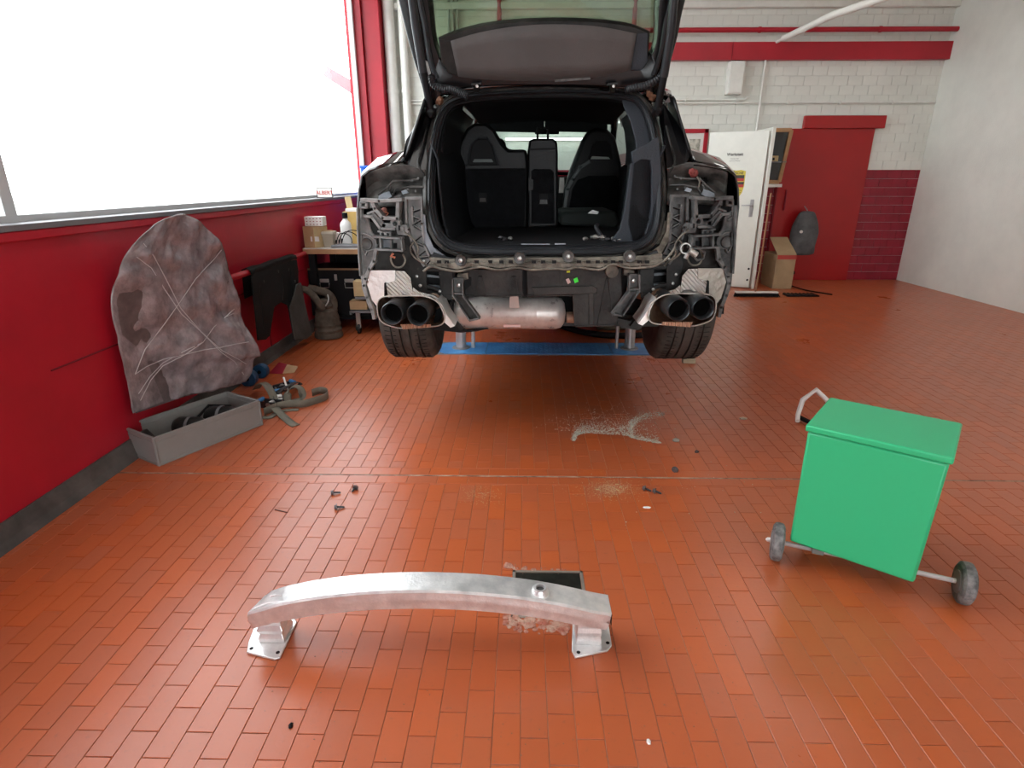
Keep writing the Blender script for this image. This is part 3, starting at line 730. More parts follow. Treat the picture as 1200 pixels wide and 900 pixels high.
# tow-eye socket
c = F(633, 684, .243); zc_, yc_ = beam_c(c.x)
MB().lathe([(.0135, -.02), (.0135, .008), (.021, .008), (.024, .004), (.025, -.004), (.029, -.009), (.030, -.02)], (c.x, c.y, zc_+.008), 'Z', 24, closed=True).build('tow_eye_socket', M_ALU, bb)
MB().lathe([(.0133, -.012), (.0133, .002)], (c.x, c.y, zc_+.006), 'Z', 20).build('socket_bore', mat('bore_dark', (.05, .05, .05), .6), bb)
def foot(px_pl, cx, cy, top_z, flip, cz0=.0):
    ft = MB()
    pts = [F(x, y, .009) for x, y in px_pl]
    ft.prism(pts, (0, 0, -.008)); f_ = ft.build('mounting_plate', M_ALU, bb, bevel=.002)
    wz = MB(); n = 6; rows = []
    for i in range(n+1):
        t = i/n; z = .009+(top_z-.009)*t; k = (.0035 if cx < 0 else .001)*math.sin(t*PI*5); w2, d2 = .040+k-.003*t, .038+k
        rows.append([Vector((cx+a*w2, cy+b*d2, z)) for a, b in ((-1, -1), (1, -1), (1, 1), (-1, 1))])
    wz.rings(rows).build('crash_box', M_ALU, bb, smooth=0, bevel=.002)
    hb = MB()
    ctr = sum(pts, Vector())/len(pts)
    corners = [pts[i] for i in ((0, 1, 2, 3) if len(pts) == 4 else (0, 2, 4, 6))]
    for p in corners:
        c_ = p+(ctr-p)*.2; hb.lathe([(.0062, .0), (.0062, .0006)], (c_.x, c_.y, .0092), 'Z', 12)
    hb.build('bolt_hole', M_BLACK, bb)
pl = [(289, 764), (291, 752), (300, 728), (306, 723), (343, 724), (348, 728), (328, 770), (321, 772)]
foot(pl, -.795, 1.485, .105, 0)
pr = [(674, 770), (670, 762), (671, 726), (676, 722), (708, 725), (713, 729), (717, 756), (712, 762)]
foot(pr, .215, 1.495, .105, 1)

# ================================================================== bolts, chips and crumbs on the floor
def bolt(px, py, ang, label, L=.032, head=.011, up=0, group=None, m=M_DBOLT):
    p = F(px, py)
    t = thing('bolt', p, label, 'bolt', group)
    d = Vector((math.cos(ang), math.sin(ang), 0)); c = p+Vector((0, 0, head))
    if up:
        MB().lathe([(.0125, 0), (.0125, .003), (.009, .003), (.009, .012), (.006, .013)], p, 'Z', 6).build('head', m, t)
        return
    R = []
    q = MB(); q.tube([c, c+d*.009], head, 6); q.tube([c+d*.009, c+d*.012], head*1.35, 14); q.build('head', mat('worn_bolt_head', (.14, .14, .15), .35, metal=.6), t)
    q = MB(); n = 9
    q.tube([c+d*(.012+i*L/n)+Vector((0, 0, -.006*i/n)) for i in range(n+1)], [(.0052 if i % 2 else .0042) for i in range(n)]+[.003], 8)
    q.build('shank', M_DBOLT, t)
bolt(388, 580, .35, 'black bolt on pinkish tiles, left one of three below the joint')
bolt(418, 573, -1.9, 'black bolt standing askew just below the expansion joint, left side', L=.026)
bolt(392, 597, .3, 'black bolt on the left tiles, nearest to the bumper beam of three')
bolt(753, 574, -.5, 'black bolt in the pair below the joint on right, left one', L=.03)
bolt(765, 577, -.5, 'black bolt in the pair below the joint on right, right one', L=.03)
bolt(790, 554, 1.0, 'round-headed bolt sitting on the expansion joint at right', L=.012, head=.013)
bolt(815, 531, .6, 'tiny bolt on tiles above joint near the glass crumbs', L=.015, head=.007)
def chip(name, px, py, s, m, label, cat, sq=(1.3, .8, .4), rot=0):
    p = F(px, py); c = p+Vector((0, 0, s*sq[2]*.42))
    tag(MB().ico(c, s, sq, rot).build(name, m, origin=p, smooth=0), label, cat)
chip('chip', 871, 491, .022, mat('pale_chip', (.55, .5, .4), .7), 'pale chip lying alone on the right of the floor', 'chip')
chip('chip', 758+0, 595, .012, M_WPL, 'small white scrap on tiles below the pair of bolts', 'scrap', (1.8, .8, .3))
chip('pebble', 341, 851, .008, M_BLACK, 'black seed-like pebble on tiles below left beam foot', 'pebble', (.8, 1.3, .8))
chip('pebble', 760, 870, .008, M_WPL, 'tiny white pebble on tiles near the bottom right', 'pebble', (.8, 1.2, .7))
chip('debris_piece', 792, 517, .02, mat('grey_debris', (.32, .30, .25), .7), 'grey broken fragment right of the scattered glass crumbs', 'debris', (1.2, .9, .7))
a, b = F(322, 597.5), F(337, 601)
tag(MB().bar(a+Vector((0, 0, .002)), b+Vector((0, 0, .002)), .004, .003).build('splinter', mat('dark_splinter', (.1, .04, .03), .7), origin=a), 'thin dark splinter lying on the tiles at left', 'splinter')

def inside(p, poly):
    x, y = p; c = False; n = len(poly)
    for i in range(n):
        (x1, y1), (x2, y2) = poly[i], poly[(i+1) % n]
        if (y1 > y) != (y2 > y) and x < (x2-x1)*(y-y1)/(y2-y1)+x1: c = not c
    return c
edge_ = spline([(672, 517, 0), (676, 510, 0), (690, 507.5, 0), (710, 509, 0), (735, 510.5, 0), (746, 515, 0), (772, 519.5, 0)], 200)
lobe = spline([(738, 502, 0), (744, 494, 0), (756, 488, 0), (778, 484.5, 0)], 100)
q = MB()
for i in range(2300):
    e = edge_[int(200*random.random()**.9)]; dec = 2.6+3.*math.sin(PI*(e.x-672)/100)
    p = (e.x+random.gauss(0, 1.5), e.y-random.expovariate(1/dec))
    if p[1] < 476: continue
    w_ = F(*p); r = random.uniform(.001, .0029); q.ico((w_.x, w_.y, r*.5), r, (1.2, 1, .8), random.random()*6)
for i in range(900):
    e = random.choice(lobe); p = (e.x+random.gauss(0, 2.5), e.y+random.gauss(0, 2.2))
    w_ = F(*p); r = random.uniform(.001, .0027); q.ico((w_.x, w_.y, r*.5), r, (1.2, 1, .8), random.random()*6)
for i in range(700):
    p = (random.gauss(712, 32), 505-abs(random.gauss(0, 14)))
    if p[1] < 468: continue
    w_ = F(*p); r = random.uniform(.001, .0030); q.ico((w_.x, w_.y, r*.5), r, (1, 1, .8), random.random()*6)
for i in range(60):
    p = (random.uniform(640, 900), random.uniform(470, 620)); w_ = F(*p); r = random.uniform(.0012, .003); q.ico((w_.x, w_.y, r*.4), r, (1, 1, .6), random.random()*6)
o = q.build('glass_crumbs', M_GLASSCRUMB, smooth=0); stuff(o); tag(o, 'scattered pale safety-glass crumbs on floor below the raised car', 'glass crumbs')
q = MB()
for (cx, cy, sx, sy, n) in ((717, 573, 13, 5, 800), (562, 580, 11, 6, 260), (710, 573, 25, 9, 200)):
    for i in range(n):
        w_ = F(random.gauss(cx, sx), random.gauss(cy, sy)); r = random.uniform(.0009, .0022); q.ico((w_.x, w_.y, r*.4), r, (1.3, .8, .5), random.random()*6)
o = q.build('sawdust', M_DUSTY, smooth=0); stuff(o); tag(o, 'fine tan sawdust patches just in front of the expansion joint', 'sawdust')
for i, (x, y) in enumerate(((723, 568), (727, 571), (724, 575), (700, 574))): 
    p = F(x, y); tag(MB().box(p+Vector((0, 0, .003)), (.018, .005, .003), Matrix.Rotation(i*1.1, 3, 'Z')).build('chip', M_CARDL, origin=p), ('rearmost pale splinter in the tan sawdust patch', 'rightmost pale splinter in the tan sawdust patch', 'nearest pale splinter in the tan sawdust patch', 'pale splinter at the left edge of the sawdust patch')[i], 'chip', 'chips in the sawdust patch')
q = MB()
for i in range(420):
    w_ = F(random.uniform(270, 930), random.uniform(430, 895)); w_.x = max(w_.x, XL+.08); r = random.uniform(.0008, .0022); q.ico((w_.x, w_.y, r*.4), r, (1.2, .8, .5), random.random()*6)
o = q.build('floor_grit', mat('floor_grit', (.25, .15, .1), .8), smooth=0); stuff(o); tag(o, 'loose dark grit strewn thinly across the whole tiled floor', 'grit')

# ================================================================== left wall: bench corner
# workbench
BZ = .80; BX0, BX1, BY0, BY1 = XL+.02, -.95, 5.50, 6.25
wb = thing('workbench', (BX0, BY0, 0), 'workbench with brown wooden top and black frame in left corner', 'workbench')
zt = P(360, 291, BY0).z
BZ = zt
MB().bb(BX0, BX1, BY0, BY1, BZ-.055, BZ-.008).build('worktop', M_WOOD, wb, bevel=.004)
MB().bb(BX0+.002, BX1-.002, BY0+.002, BY1-.002, BZ-.008, BZ).build('top_sheet', mat('worn_bench_sheet', (.62, .60, .56), .5, var=.1), wb)
for x in (BX0+.03, BX1-.09):
    for y in (BY0+.05, BY1-.09): MB().bb(x, x+.06, y, y+.06, 0, BZ-.055).build('leg', M_BLACK, wb, bevel=.003)
MB().bb(BX0+.02, BX1-.02, BY1-.06, BY1-.04, .05, BZ-.06).build('back_panel', M_BLACK, wb)
MB().bb(BX0+.02, BX1-.02, BY0+.1, BY1-.06, .10, .13).build('shelf', M_BLACK, wb)
# black flight case under the bench with metal latches
c0, c1 = P(368, 385, 5.62), P(424, 313, 5.62)
fc = thing('flight_case', (c0.x, 5.6, .13), 'black case with metal latches standing under the workbench', 'case')
cx0, cx1 = c0.x, -1.30
cz1 = P(390, 315, 5.62).z
MB().bb(cx0, cx1, 5.62, 6.1, .131, cz1).build('body', M_BLACK, fc, bevel=.006)
MB().bb(cx0-.003, cx1+.003, 5.61, 5.64, cz1-.012, cz1+.004).build('edge_strip', mat('tan_strip', (.22, .13, .07), .6), fc)
def latch(px, py):
    c = P(px, py, 5.61); s = .045
    l_ = MB().bb(c.x-s, c.x+s, 5.600, 5.612, c.z, c.z+.035).build('latch', M_BOLT, fc, bevel=.003)
    MB().tube([(c.x-s, 5.604, c.z-.004), (c.x-s+.004, 5.60, c.z-.05), (c.x+s-.004, 5.60, c.z-.05), (c.x+s, 5.604, c.z-.004)], .005, 6).build('latch_ring', M_BOLT, l_)
latch(380.5, 331); latch(409.5, 331)
c = P(393.5, 325, 5.61); MB().bb(c.x-.012, c.x+.012, 5.598, 5.612, c.z-.03, c.z+.03).build('hasp', M_BOLT, fc, bevel=.003)
# shelf trolley with two wood-coloured boxes
tr = thing('dolly', (-1.5, 5.4, 0), 'low black dolly with a caster beside the bench under the car', 'dolly')
p = P(410, 364, 5.45)
MB().bb(-1.66, -1.25, 5.40, 5.58, p.z-.012, p.z+.004).bb(-1.60, -1.25, 5.42, 5.46, p.z+.115, p.z+.14).bb(-1.66, -1.64, 5.40, 5.58, p.z-.03, p.z).bb(-1.27, -1.25, 5.40, 5.58, p.z-.06, p.z+.4).build('deck', M_SILL, tr)
c = P(420.5, 378, 5.42)
MB().lathe([(.02, -.012), (.045, -.012), (.048, 0), (.045, .012), (.02, .012)], (c.x, c.y, .05), 'X', 20).build('caster', M_BLKP, tr)
MB().bb(c.x-.02, c.x+.02, c.y-.012, c.y+.012, .06, p.z-.01).build('caster_fork', M_BOLT, tr)
MB().lathe([(.045, -.012), (.048, 0), (.045, .012)], (-1.62, 5.5, .05), 'X', 16).bb(-1.63, -1.61, 5.49, 5.51, .06, p.z-.01).build('caster', M_BLKP, tr)
a, b = P(411, 362.5, 5.45), P(424, 352.5, 5.45)
t = tag(MB().bb(a.x, b.x+.05, 5.43, 5.55, a.z, b.z).build('wooden_box', M_CARD, origin=(a.x, 5.43, a.z), bevel=.003), 'small brown box on the dolly, lower of two', 'box')
a, b = P(415.5, 344.5, 5.45), P(427, 329, 5.45)
t = tag(MB().bb(a.x, b.x+.06, 5.43, 5.55, p.z+.141, b.z).build('wooden_box', M_CARDL, origin=(a.x, 5.43, p.z+.141), bevel=.003), 'small tan box on the dolly, upper of two', 'box')

# things on the bench
a, b = P(346.5, 291, BY0+.02), P(366, 266.5, BY0+.02)
cbx = thing('cardboard_box', (a.x, BY0+.03, BZ), 'brown cardboard box on the left end of the workbench', 'box')
x1 = P(367, 270, BY0+.02).x
x0 = max(a.x, XL+.03); zt2 = BZ+.215
q = MB(); A0 = Vector((x0, BY0+.04, BZ)); A1 = Vector((x1, BY0+.02, BZ)); A2 = Vector((x1+.085, BY0+.16, BZ)); A3 = Vector((x0+.03, BY0+.22, BZ))
q.prism([A0, A1, A2, A3], (0, 0, .195)); q.build('carton', M_CARD, cbx, bevel=.003)
q = MB(); q.prism([A1+Vector((.001, -.001, .004)), A2+Vector((.001, -.001, .004)), A2+Vector((.001, -.001, .19)), A1+Vector((.001, -.001, .19))], (.001, -.001, 0)); q.build('side', M_CARDL, cbx)
MB().bb(x0+.07, x0+.15, BY0+.0235, BY0+.027, BZ+.06, BZ+.105).build('label', M_PAPER, cbx)
pk = thing('light_bulb_pack', (x0+.02, BY0+.1, BZ+.196), 'white dotted pack lying on top of the brown cardboard box', 'pack')
pkz = BZ+.197
MB().bb(x0+.015, x0+.185, BY0+.07, BY0+.18, pkz, pkz+.085).build('carton', M_PAPER, pk, bevel=.003)
q = MB()
for i in range(5):
    for j in range(3): q.bb(x0+.03+.032*i, x0+.042+.032*i, BY0+.0685, BY0+.07, pkz+.012+j*.026, pkz+.020+j*.026)
q.build('print', mat('pack_print', (.30, .08, .10), .6), pk)
c = P(385, 290, BY0+.12)
tb = thing('plastic_tub', (c.x, BY0+.15, BZ), 'translucent beige plastic tub beside the cardboard box on bench', 'tub')
cx_ = P(384.5, 285, BY0+.12).x+.012
MB().rings([[Vector((cx_+a*s, BY0+.14+b*s, z)) for a, b in ((-1, -1), (1, -1), (1, 1), (-1, 1))] for s, z in ((.045, BZ), (.055, BZ+.12), (.062, BZ+.12), (.055, BZ+.145))]).build('body', mat('beige_plastic', (.36, .31, .24), .5), tb, bevel=.004)
MB().bb(cx_-.05, cx_+.03, BY0+.10, BY0+.18, BZ+.145, BZ+.152).build('lid', M_CARD, tb)
c = P(406.5, 290, BY0+.16)
def bottle(cx, y, z, r, h, m, capm, label):
    t = thing('bottle', (cx, y, z), label, 'bottle')
    MB().lathe([(r*.9, 0), (r, .006), (r, h*.62), (r*.92, h*.70), (r*.42, h*.80), (r*.42, h*.84)], (cx, y, z), 'Z', 20).build('body', m, t)
    MB().lathe([(r*.5, h*.84), (r*.5, h), (r*.3, h+.003)], (cx, y, z), 'Z', 14).build('cap', capm, t)
    return t
bottle(P(407, 285, BY0+.2).x, BY0+.2, BZ, .052, .31, M_WPL, M_BLACK, 'white bottle with black cap on the workbench')
c = P(396.5, 285, BY0+.2)
tag(MB().rings([[Vector((c.x+a*s, BY0+.2+b*s, z)) for a, b in ((-1, -1), (1, -1), (1, 1), (-1, 1))] for s, z in ((.034, BZ), (.034, BZ+.1), (.022, BZ+.13))]).build('paper_bag', mat('pinkish_paper', (.66, .55, .52), .7), origin=(c.x, BY0+.2, BZ), bevel=.004), 'crumpled pinkish-white packet between tub and bottle on bench', 'packet')
a, b = P(405, 276, BY0+.45), P(421, 248, BY0+.45)
yb_ = tag(MB().bb(a.x, b.x+.05, BY0+.42, BY0+.62, BZ, b.z).build('yellow_box', mat('yellow_card', (.50, .33, .10), .7, var=.1), origin=(a.x, BY0+.42, BZ), bevel=.003), 'yellow-tan carton at the back of workbench, behind white bottle', 'box')
wt = b.z
tag(MB().bb(a.x+.03, b.x+.07, BY0+.42, BY0+.60, wt+.001, wt+.03).build('paper_stack', M_PAPER, origin=(a.x, BY0+.42, wt+.001), bevel=.002), 'white papers lying on top of the yellow-tan carton', 'paper')
a = P(413, 246, BY0+.6)
tag(MB().box((a.x, BY0+.5, wt+.031+.055), (.06, .02, .11), Matrix.Rotation(-.12, 3, 'Y')).build('wood_offcut', M_CARDL, origin=(a.x, BY0+.5, wt+.03)), 'pale wood strip leaning above the carton against red wall', 'offcut')
lp = thing('charging_tray', (-1.52, BY0+.06, BZ), 'flat grey tool with tangled black cable on bench edge', 'tool')
c0_, c1_ = P(389, 290, BY0+.06), P(424, 290, BY0+.06)
q = MB(); q.prism([(c0_.x, BY0+.02, BZ+.001), (c1_.x+.05, BY0+.02, BZ+.001), (c1_.x+.05, BY0+.14, BZ+.001), (c0_.x+.05, BY0+.16, BZ+.001)], (0, 0, .028)); q.build('body', M_SILL, lp, bevel=.008)
for k in range(3):
    q = MB(); cx_ = P(404+k*5, 280, BY0+.1).x; pts = []
    for i in range(22):
        a = i/21*PI*1.15-.1; pts.append(Vector((cx_+(.075+.02*k)*math.cos(a), BY0+.07+.02*k+.02*math.sin(a*3), BZ+.035+(.10+.012*k)*abs(math.sin(a)))))
    q.tube(pts, .0045, 6); q.build('cable', M_BLACK, lp)
MB().bb(P(411, 0, BY0).x, P(424, 0, BY0).x, BY0+.055, BY0+.12, BZ+.03, BZ+.06).build('handset', M_WPL, lp, bevel=.006)
MB().bb(P(409, 0, BY0).x, P(416, 0, BY0).x, BY0+.05, BY0+.11, BZ+.06, BZ+.068).build('marking', M_CRED, lp)

# plate with lettering on the window sill
c = PX(379, 229.5, XL+.005)
sg = thing('name_sign', (c.x, c.y, WZ0+.022), 'small white sign lettered ALBERT standing on window sill', 'sign')
sgY = 6.3; sx0 = P(370, 232, sgY).x; sx1 = P(387.5, 232, sgY).x
sx0, sx1 = XL-.06, XL+.10
MB().bb(sx0, sx1, sgY, sgY+.006, WZ0+.025, WZ0+.125).build('board', M_PAPER, sg, bevel=.002)
q = MB()
for s_ in ((sx0-.004, sx1+.004, WZ0+.023, WZ0+.029), (sx0-.004, sx1+.004, WZ0+.12, WZ0+.128), (sx0-.004, sx0+.002, WZ0+.023, WZ0+.128), (sx1-.002, sx1+.004, WZ0+.023, WZ0+.128)): q.bb(s_[0], s_[1], sgY-.002, sgY+.008, s_[2], s_[3])
q.build('frame', M_BLACK, sg)
text('lettering', 'ALBERT', .052, ((sx0+sx1)/2, sgY-.002, WZ0+.072), (PI/2, 0, 0), M_CRED, sg, .001)

# red rail on the left wall, black cover hanging from it
ra, rb_ = PX(270, 329, XL+.09), PX(354, 306, XL+.09)
rl = thing('wall_rail', ra, 'red tubular rail fixed along the left wall', 'rail')
zr_ = .77
MB().tube([(XL+.09, 3.3, zr_), (XL+.09, 5.35, zr_)], .022, 12).build('tube', M_RED, rl)
for y in (3.5, 4.5, 5.25): MB().tube([(XL+.001, y, zr_-.03), (XL+.09, y, zr_-.01)], .012, 8).build('bracket', M_RED, rl)
def wallpt(px, py, off): return PX(px, py, XL+off)
cv = thing('rubber_cover', wallpt(320, 320, .1), 'black floor cover draped over the red rail on left wall', 'cover')
out = [(295, 325), (300, 317), (315, 311), (334, 307), (348, 304), (350, 318), (350, 338), (354, 362), (357, 385), (360, 397), (348, 399), (345, 396), (341, 375), (338, 358), (330, 354), (322, 360), (319, 378), (317, 393), (312, 398), (303, 399), (299, 360)]
rows_a = [wallpt(x, y, .125) for x, y in out]
q = MB(); q.prism(rows_a, (-.012, 0, 0)); cvo = q.build('sheet', M_CLOTH, cv, bevel=.004)
q = MB(); y0_, y1_ = rows_a[0].y, rows_a[4].y
rws = []
for i in range(9):
    y = y0_+(y1_-y0_)*i/8; zz_ = zr_+.03+.004*math.sin(i*2.1)
    rws.append([Vector((XL+.125, y, zz_-.04)), Vector((XL+.12, y, zz_-.01)), Vector((XL+.09, y, zz_+.002)), Vector((XL+.06, y, zz_-.01)), Vector((XL+.05, y, zz_-.22))])
q.grid(rws); q.build('fold', M_CLOTH, cv, solid=.006)
q = MB()
for (x, y) in ((326, 318), (338, 316), (346, 330), (309, 330)):
    c = wallpt(x, y, .126); q.lathe([(.012, 0), (.010, .004)], c, 'X', 12)
q.build('grommet', M_BLKP, cv)
q = MB()
for ln in ([(330, 320), (332, 335), (331, 352)], [(305, 335), (307, 360), (309, 385)], [(340, 315), (342, 340), (346, 370)]):
    MB().tube([wallpt(x, y, .126) for x, y in ln], [.004, .007, .003], 6).build('crease', M_CLOTH, cv)
# grey-green scrap of lining beside it
gl = thing('grey_liner', wallpt(349, 385, .16), 'dark grey liner sheet leaning between black cover and old silencer', 'liner')
out = [(348, 333), (353, 331), (357, 352), (362, 375), (366, 392), (360, 397), (346, 398), (342, 375), (340, 360), (345, 345)]
MB().prism([wallpt(x, y, .17) for x, y in out], (-.01, 0, 0)).build('sheet', mat('grey_liner', (.05, .052, .048), .8, var=.3, bump=.4), gl, bevel=.004)

# old brown silencer with pipe standing by the bench
sc = F(381, 399); sY = sc.y+.12
es = thing('exhaust_silencer', (sc.x, sY, 0), 'old brown exhaust silencer with bent pipe standing by the bench', 'car part')
hgt = P(380, 352, sY).z
prof = []
for i in range(15):
    t = i/14; r = .13-.055*t**1.5+.006*math.sin(t*38); prof.append((r, .01+hgt*t))
prof = [(.10, .0)]+prof+[(.04, hgt+.02)]
MB().lathe(prof, (sc.x, sY, 0), 'Z', 28).build('canister', M_MUF, es)
c1 = P(376, 352, sY); c2 = P(366, 345, sY-.03); c3 = P(356, 339, sY-.05); c4 = P(341, 338, sY-.05)
MB().tube(spline([P(380, 362, sY-.09), P(374, 356, sY-.10), c2, c3, c4], 20), .032, 12).build('pipe', M_MUF, es)
MB().tube(spline([P(388, 368, sY-.02), P(391, 356, sY), P(385, 345, sY), P(372, 340, sY), P(362, 338, sY)], 20), .038, 12).build('pipe', M_MUF, es)
MB().tube([P(345, 338, sY-.05), P(340, 338, sY-.05)], .042, 12).build('flange', M_SILL, es)
MB().tube(spline([P(384, 345, sY-.06), P(385, 352, sY-.08), P(381, 359, sY-.1), P(376, 361, sY-.1)], 12), .006, 6).build('hanger', M_BOLT, es)

# wrapped panel, far left
pw = thing('wrapped_panel', F(270, 445)+Vector((-.05, .1, 0)), 'large panel wrapped in crumpled clear plastic film at left edge', 'wrapped panel')
outl = [(262, 298, 3.55), (267, 318, 3.6), (272, 335, 3.62), (278, 352, 3.64), (281, 372, 3.65), (290, 388, 3.66), (300, 408, 3.66), (303, 416, 3.66), (296, 420, 3.65), (293, 436, 3.64), (287, 447, 3.62), (262, 449, 3.55), (214, 462, 3.25), (160, 480, 2.95), (118, 482, 2.80), (108, 400, 2.78), (128, 320, 2.84), (165, 272, 3.0), (215, 262, 3.25), (245, 272, 3.42)]
outl = outl[:13]+[(118, 482, 2.80), (114, 400, 2.80), (132, 330, 2.84), (180, 268, 3.05)]
pp_ = [P(x+(3 if x < 200 else -3), y+3, Y)+Vector((-.006, .008, 0)) for x, y, Y in outl]
for p in pp_: p.x = max(p.x, XL+.04)
MB().prism(pp_, (-.008, .006, 0)).build('panel', mat('dull_panel', (.13, .10, .10), .5, var=.3, vscale=10), pw)
from mathutils import noise
R_c = spline([P(x, y, Y) for x, y, Y in ((255, 284, 3.50), (262, 298, 3.55), (267, 318, 3.6), (272, 335, 3.62), (278, 352, 3.64), (281, 372, 3.65), (290, 388, 3.66), (300, 408, 3.66), (303, 416, 3.66), (296, 420, 3.65), (293, 436, 3.64), (287, 447, 3.62))], 46)
L_c = spline([P(x, y, Y) for x, y, Y in ((180, 262, 3.05), (150, 290, 2.92), (132, 330, 2.84), (118, 400, 2.80), (112, 450, 2.80), (118, 482, 2.80))], 46)
rows = []
for i in range(46):
    row = []
    for k in range(60):
        t = k/59; p = R_c[i]+(L_c[i]-R_c[i])*t; p.z += .10*math.sin(t*PI)*(1-i/45)
        nz = noise.noise(Vector((p.y*9, p.z*9, 3)))+.6*abs(noise.noise(Vector((p.y*22, p.z*14, 9))))
        edge = min(1, t*6, (1-t)*6)
        row.append(p+Vector((.8, -.6, 0))*(.025+.032*nz+.02*edge))
    for p in row: p.x = max(p.x, XL+.05)
    rows.append(row)
MB().grid(rows).build('plastic_film', mat('crumpled_film', (.26, .22, .23), .14, bump=.7, bscale=26, var=.3, vscale=10, spec=.8), pw, smooth=60, solid=.002)
rnd = random.Random(3)
for k in range(6):
    i0, i1 = rnd.randrange(4, 42), rnd.randrange(4, 42); pts = []
    for n_ in range(8):
        kk = int(4+n_/7*50); ii_ = int(i0+(i1-i0)*n_/7); pts.append(rows[ii_][kk]+Vector((.006, -.005, 0)))
    MB().tube(pts, .0025, 5).build('film_fold', mat('film_fold', (.5, .47, .48), .2), pw)

# grey crate
c0, c1 = F(307, 498), F(262, 516)
dvec = (c1-c0).normalized(); nvec = Vector((dvec.y, -dvec.x, 0))
if nvec.x > 0: nvec = -nvec
L_, D_, Hc = .62, .30, .155
ct = thing('storage_crate', c0, 'grey plastic crate on the floor at the left edge', 'crate')
p0 = c0; p1 = c0+dvec*L_; p2 = p1+nvec*D_; p3 = p0+nvec*D_
q = MB()
for a, b in ((p0, p1), (p1, p2), (p2, p3), (p3, p0)):
    q.bar(a+Vector((0, 0, Hc/2)), b+Vector((0, 0, Hc/2)), .006, Hc-.004, up=(0, 0, 1))
q.prism([p+Vector((0, 0, .003)) for p in (p0, p1, p2, p3)], (0, 0, .004)); q.build('tub', M_CRATE, ct)
q = MB()
for a, b in ((p0, p1), (p1, p2), (p2, p3), (p3, p0)):
    q.bar(a+Vector((0, 0, Hc)), b+Vector((0, 0, Hc)), .016, .010, up=(0, 0, 1)); q.bar(a+Vector((0, 0, Hc-.025)), b+Vector((0, 0, Hc-.025)), .011, .003, up=(0, 0, 1))
    q.bar(a+Vector((0, 0, .008)), b+Vector((0, 0, .008)), .014, .014, up=(0, 0, 1))
for p in (p0, p1, p2, p3): q.bar(p, p+Vector((0, 0, Hc)), .014, .014)
for i in range(6): a = p0+dvec*(.05+.06*i)-nvec*.005; q.bar(a+Vector((0, 0, Hc-.03)), a+Vector((0, 0, Hc)), .004, .004)
q.build('rim', M_CRATE, ct, bevel=.0015)
# dark ball-shaped parts in the crate
for (s_, n_, r, lab) in ((.16, .13, .068, 'grey-black round canister in the grey crate, near its front'), (.33, .17, .06, 'black round part lying deeper in the grey crate')):
    c = p0+dvec*s_+nvec*n_
    t = thing('canister', c, lab, 'car part')
    MB().lathe([(.01, -.09), (r*.8, -.085), (r, -.06), (r, .05), (r*.75, .08), (.012, .085)], c+Vector((0, 0, r+.012)), 'X', 22).build('body', M_BLKP, t)
    MB().lathe([(r+.003, -.01), (r+.003, .006)], c+Vector((0, 0, r+.012)), 'X', 22).build('band', M_SILL, t)
q = MB(); c = p0+dvec*.05+nvec*.15
tag(MB().tube([c+Vector((0, 0, .02)), c+nvec*.06+Vector((0, 0, .10)), c+dvec*.12+nvec*.08+Vector((0, 0, .14)), c+dvec*.3+nvec*.05+Vector((0, 0, .05))], .008, 8).build('hose', M_BLACK, origin=c), 'thin black hose arching over the contents of the grey crate', 'hose')

# ratchet straps
def strap(name, pxs, label, w=.045, m=M_STRAP, zs=None, edge=False, group=None):
    pts = [F(x, y, (zs[i] if zs else .004)) for i, (x, y) in enumerate(pxs)]
    sp = spline(pts, max(24, len(pts)*8)); q = MB(); rows = []
    for i, p in enumerate(sp):
        t = (sp[min(i+1, len(sp)-1)]-sp[max(i-1, 0)]); t.z = 0; t.normalize()
        s_ = Vector((-t.y, t.x, 0)) if not edge else Vector((0, 0, 1))
        if edge: rows.append([Vector((p.x, p.y, .002)), Vector((p.x, p.y, .002+w*.5)), Vector((p.x, p.y, .002+w))])
        else: rows.append([p-s_*w/2, p+Vector((0, 0, .002)), p+s_*w/2])
    q.grid(rows); o = q.build(name, m, origin=pts[0], solid=.004)
    return tag(o, label, 'strap', group)
strap('webbing_strap', [(310, 487), (325, 480), (340, 477), (355, 477), (370, 473), (383, 468), (384, 463), (376, 461), (366, 464)], 'grey-green webbing strap standing on edge, end curled right', edge=True, w=.05)
strap('webbing_strap', [(322, 478), (330, 486), (340, 495), (347, 499)], 'short flat end of grey webbing on tiles in front of the straps', w=.05, zs=[.03, .012, .004, .004])
strap('webbing_strap', [(307, 489), (316, 489), (324, 484), (334, 481), (350, 480)], 'flat grey webbing strap lying beside the crate corner', w=.04)
strap('webbing_strap', [(300, 456), (306, 449), (313, 452), (320, 464), (322, 475)], 'grey webbing strap folded over behind the crate', w=.05, zs=[.03, .11, .10, .05, .02])
strap('webbing_strap', [(338, 474), (337, 462), (343, 453), (352, 455), (354, 466), (344, 470), (352, 474)], 'looped grey webbing strap in the middle of the heap', w=.05, zs=[.01, .05, .10, .09, .03, .02, .01])
strap('webbing_strap', [(318, 468), (328, 458), (338, 452), (348, 448), (352, 452)], 'dark webbing strap across the top of the strap heap', w=.045, m=mat('dark_webbing', (.03, .03, .03), .8), zs=[.02, .06, .08, .05, .02])
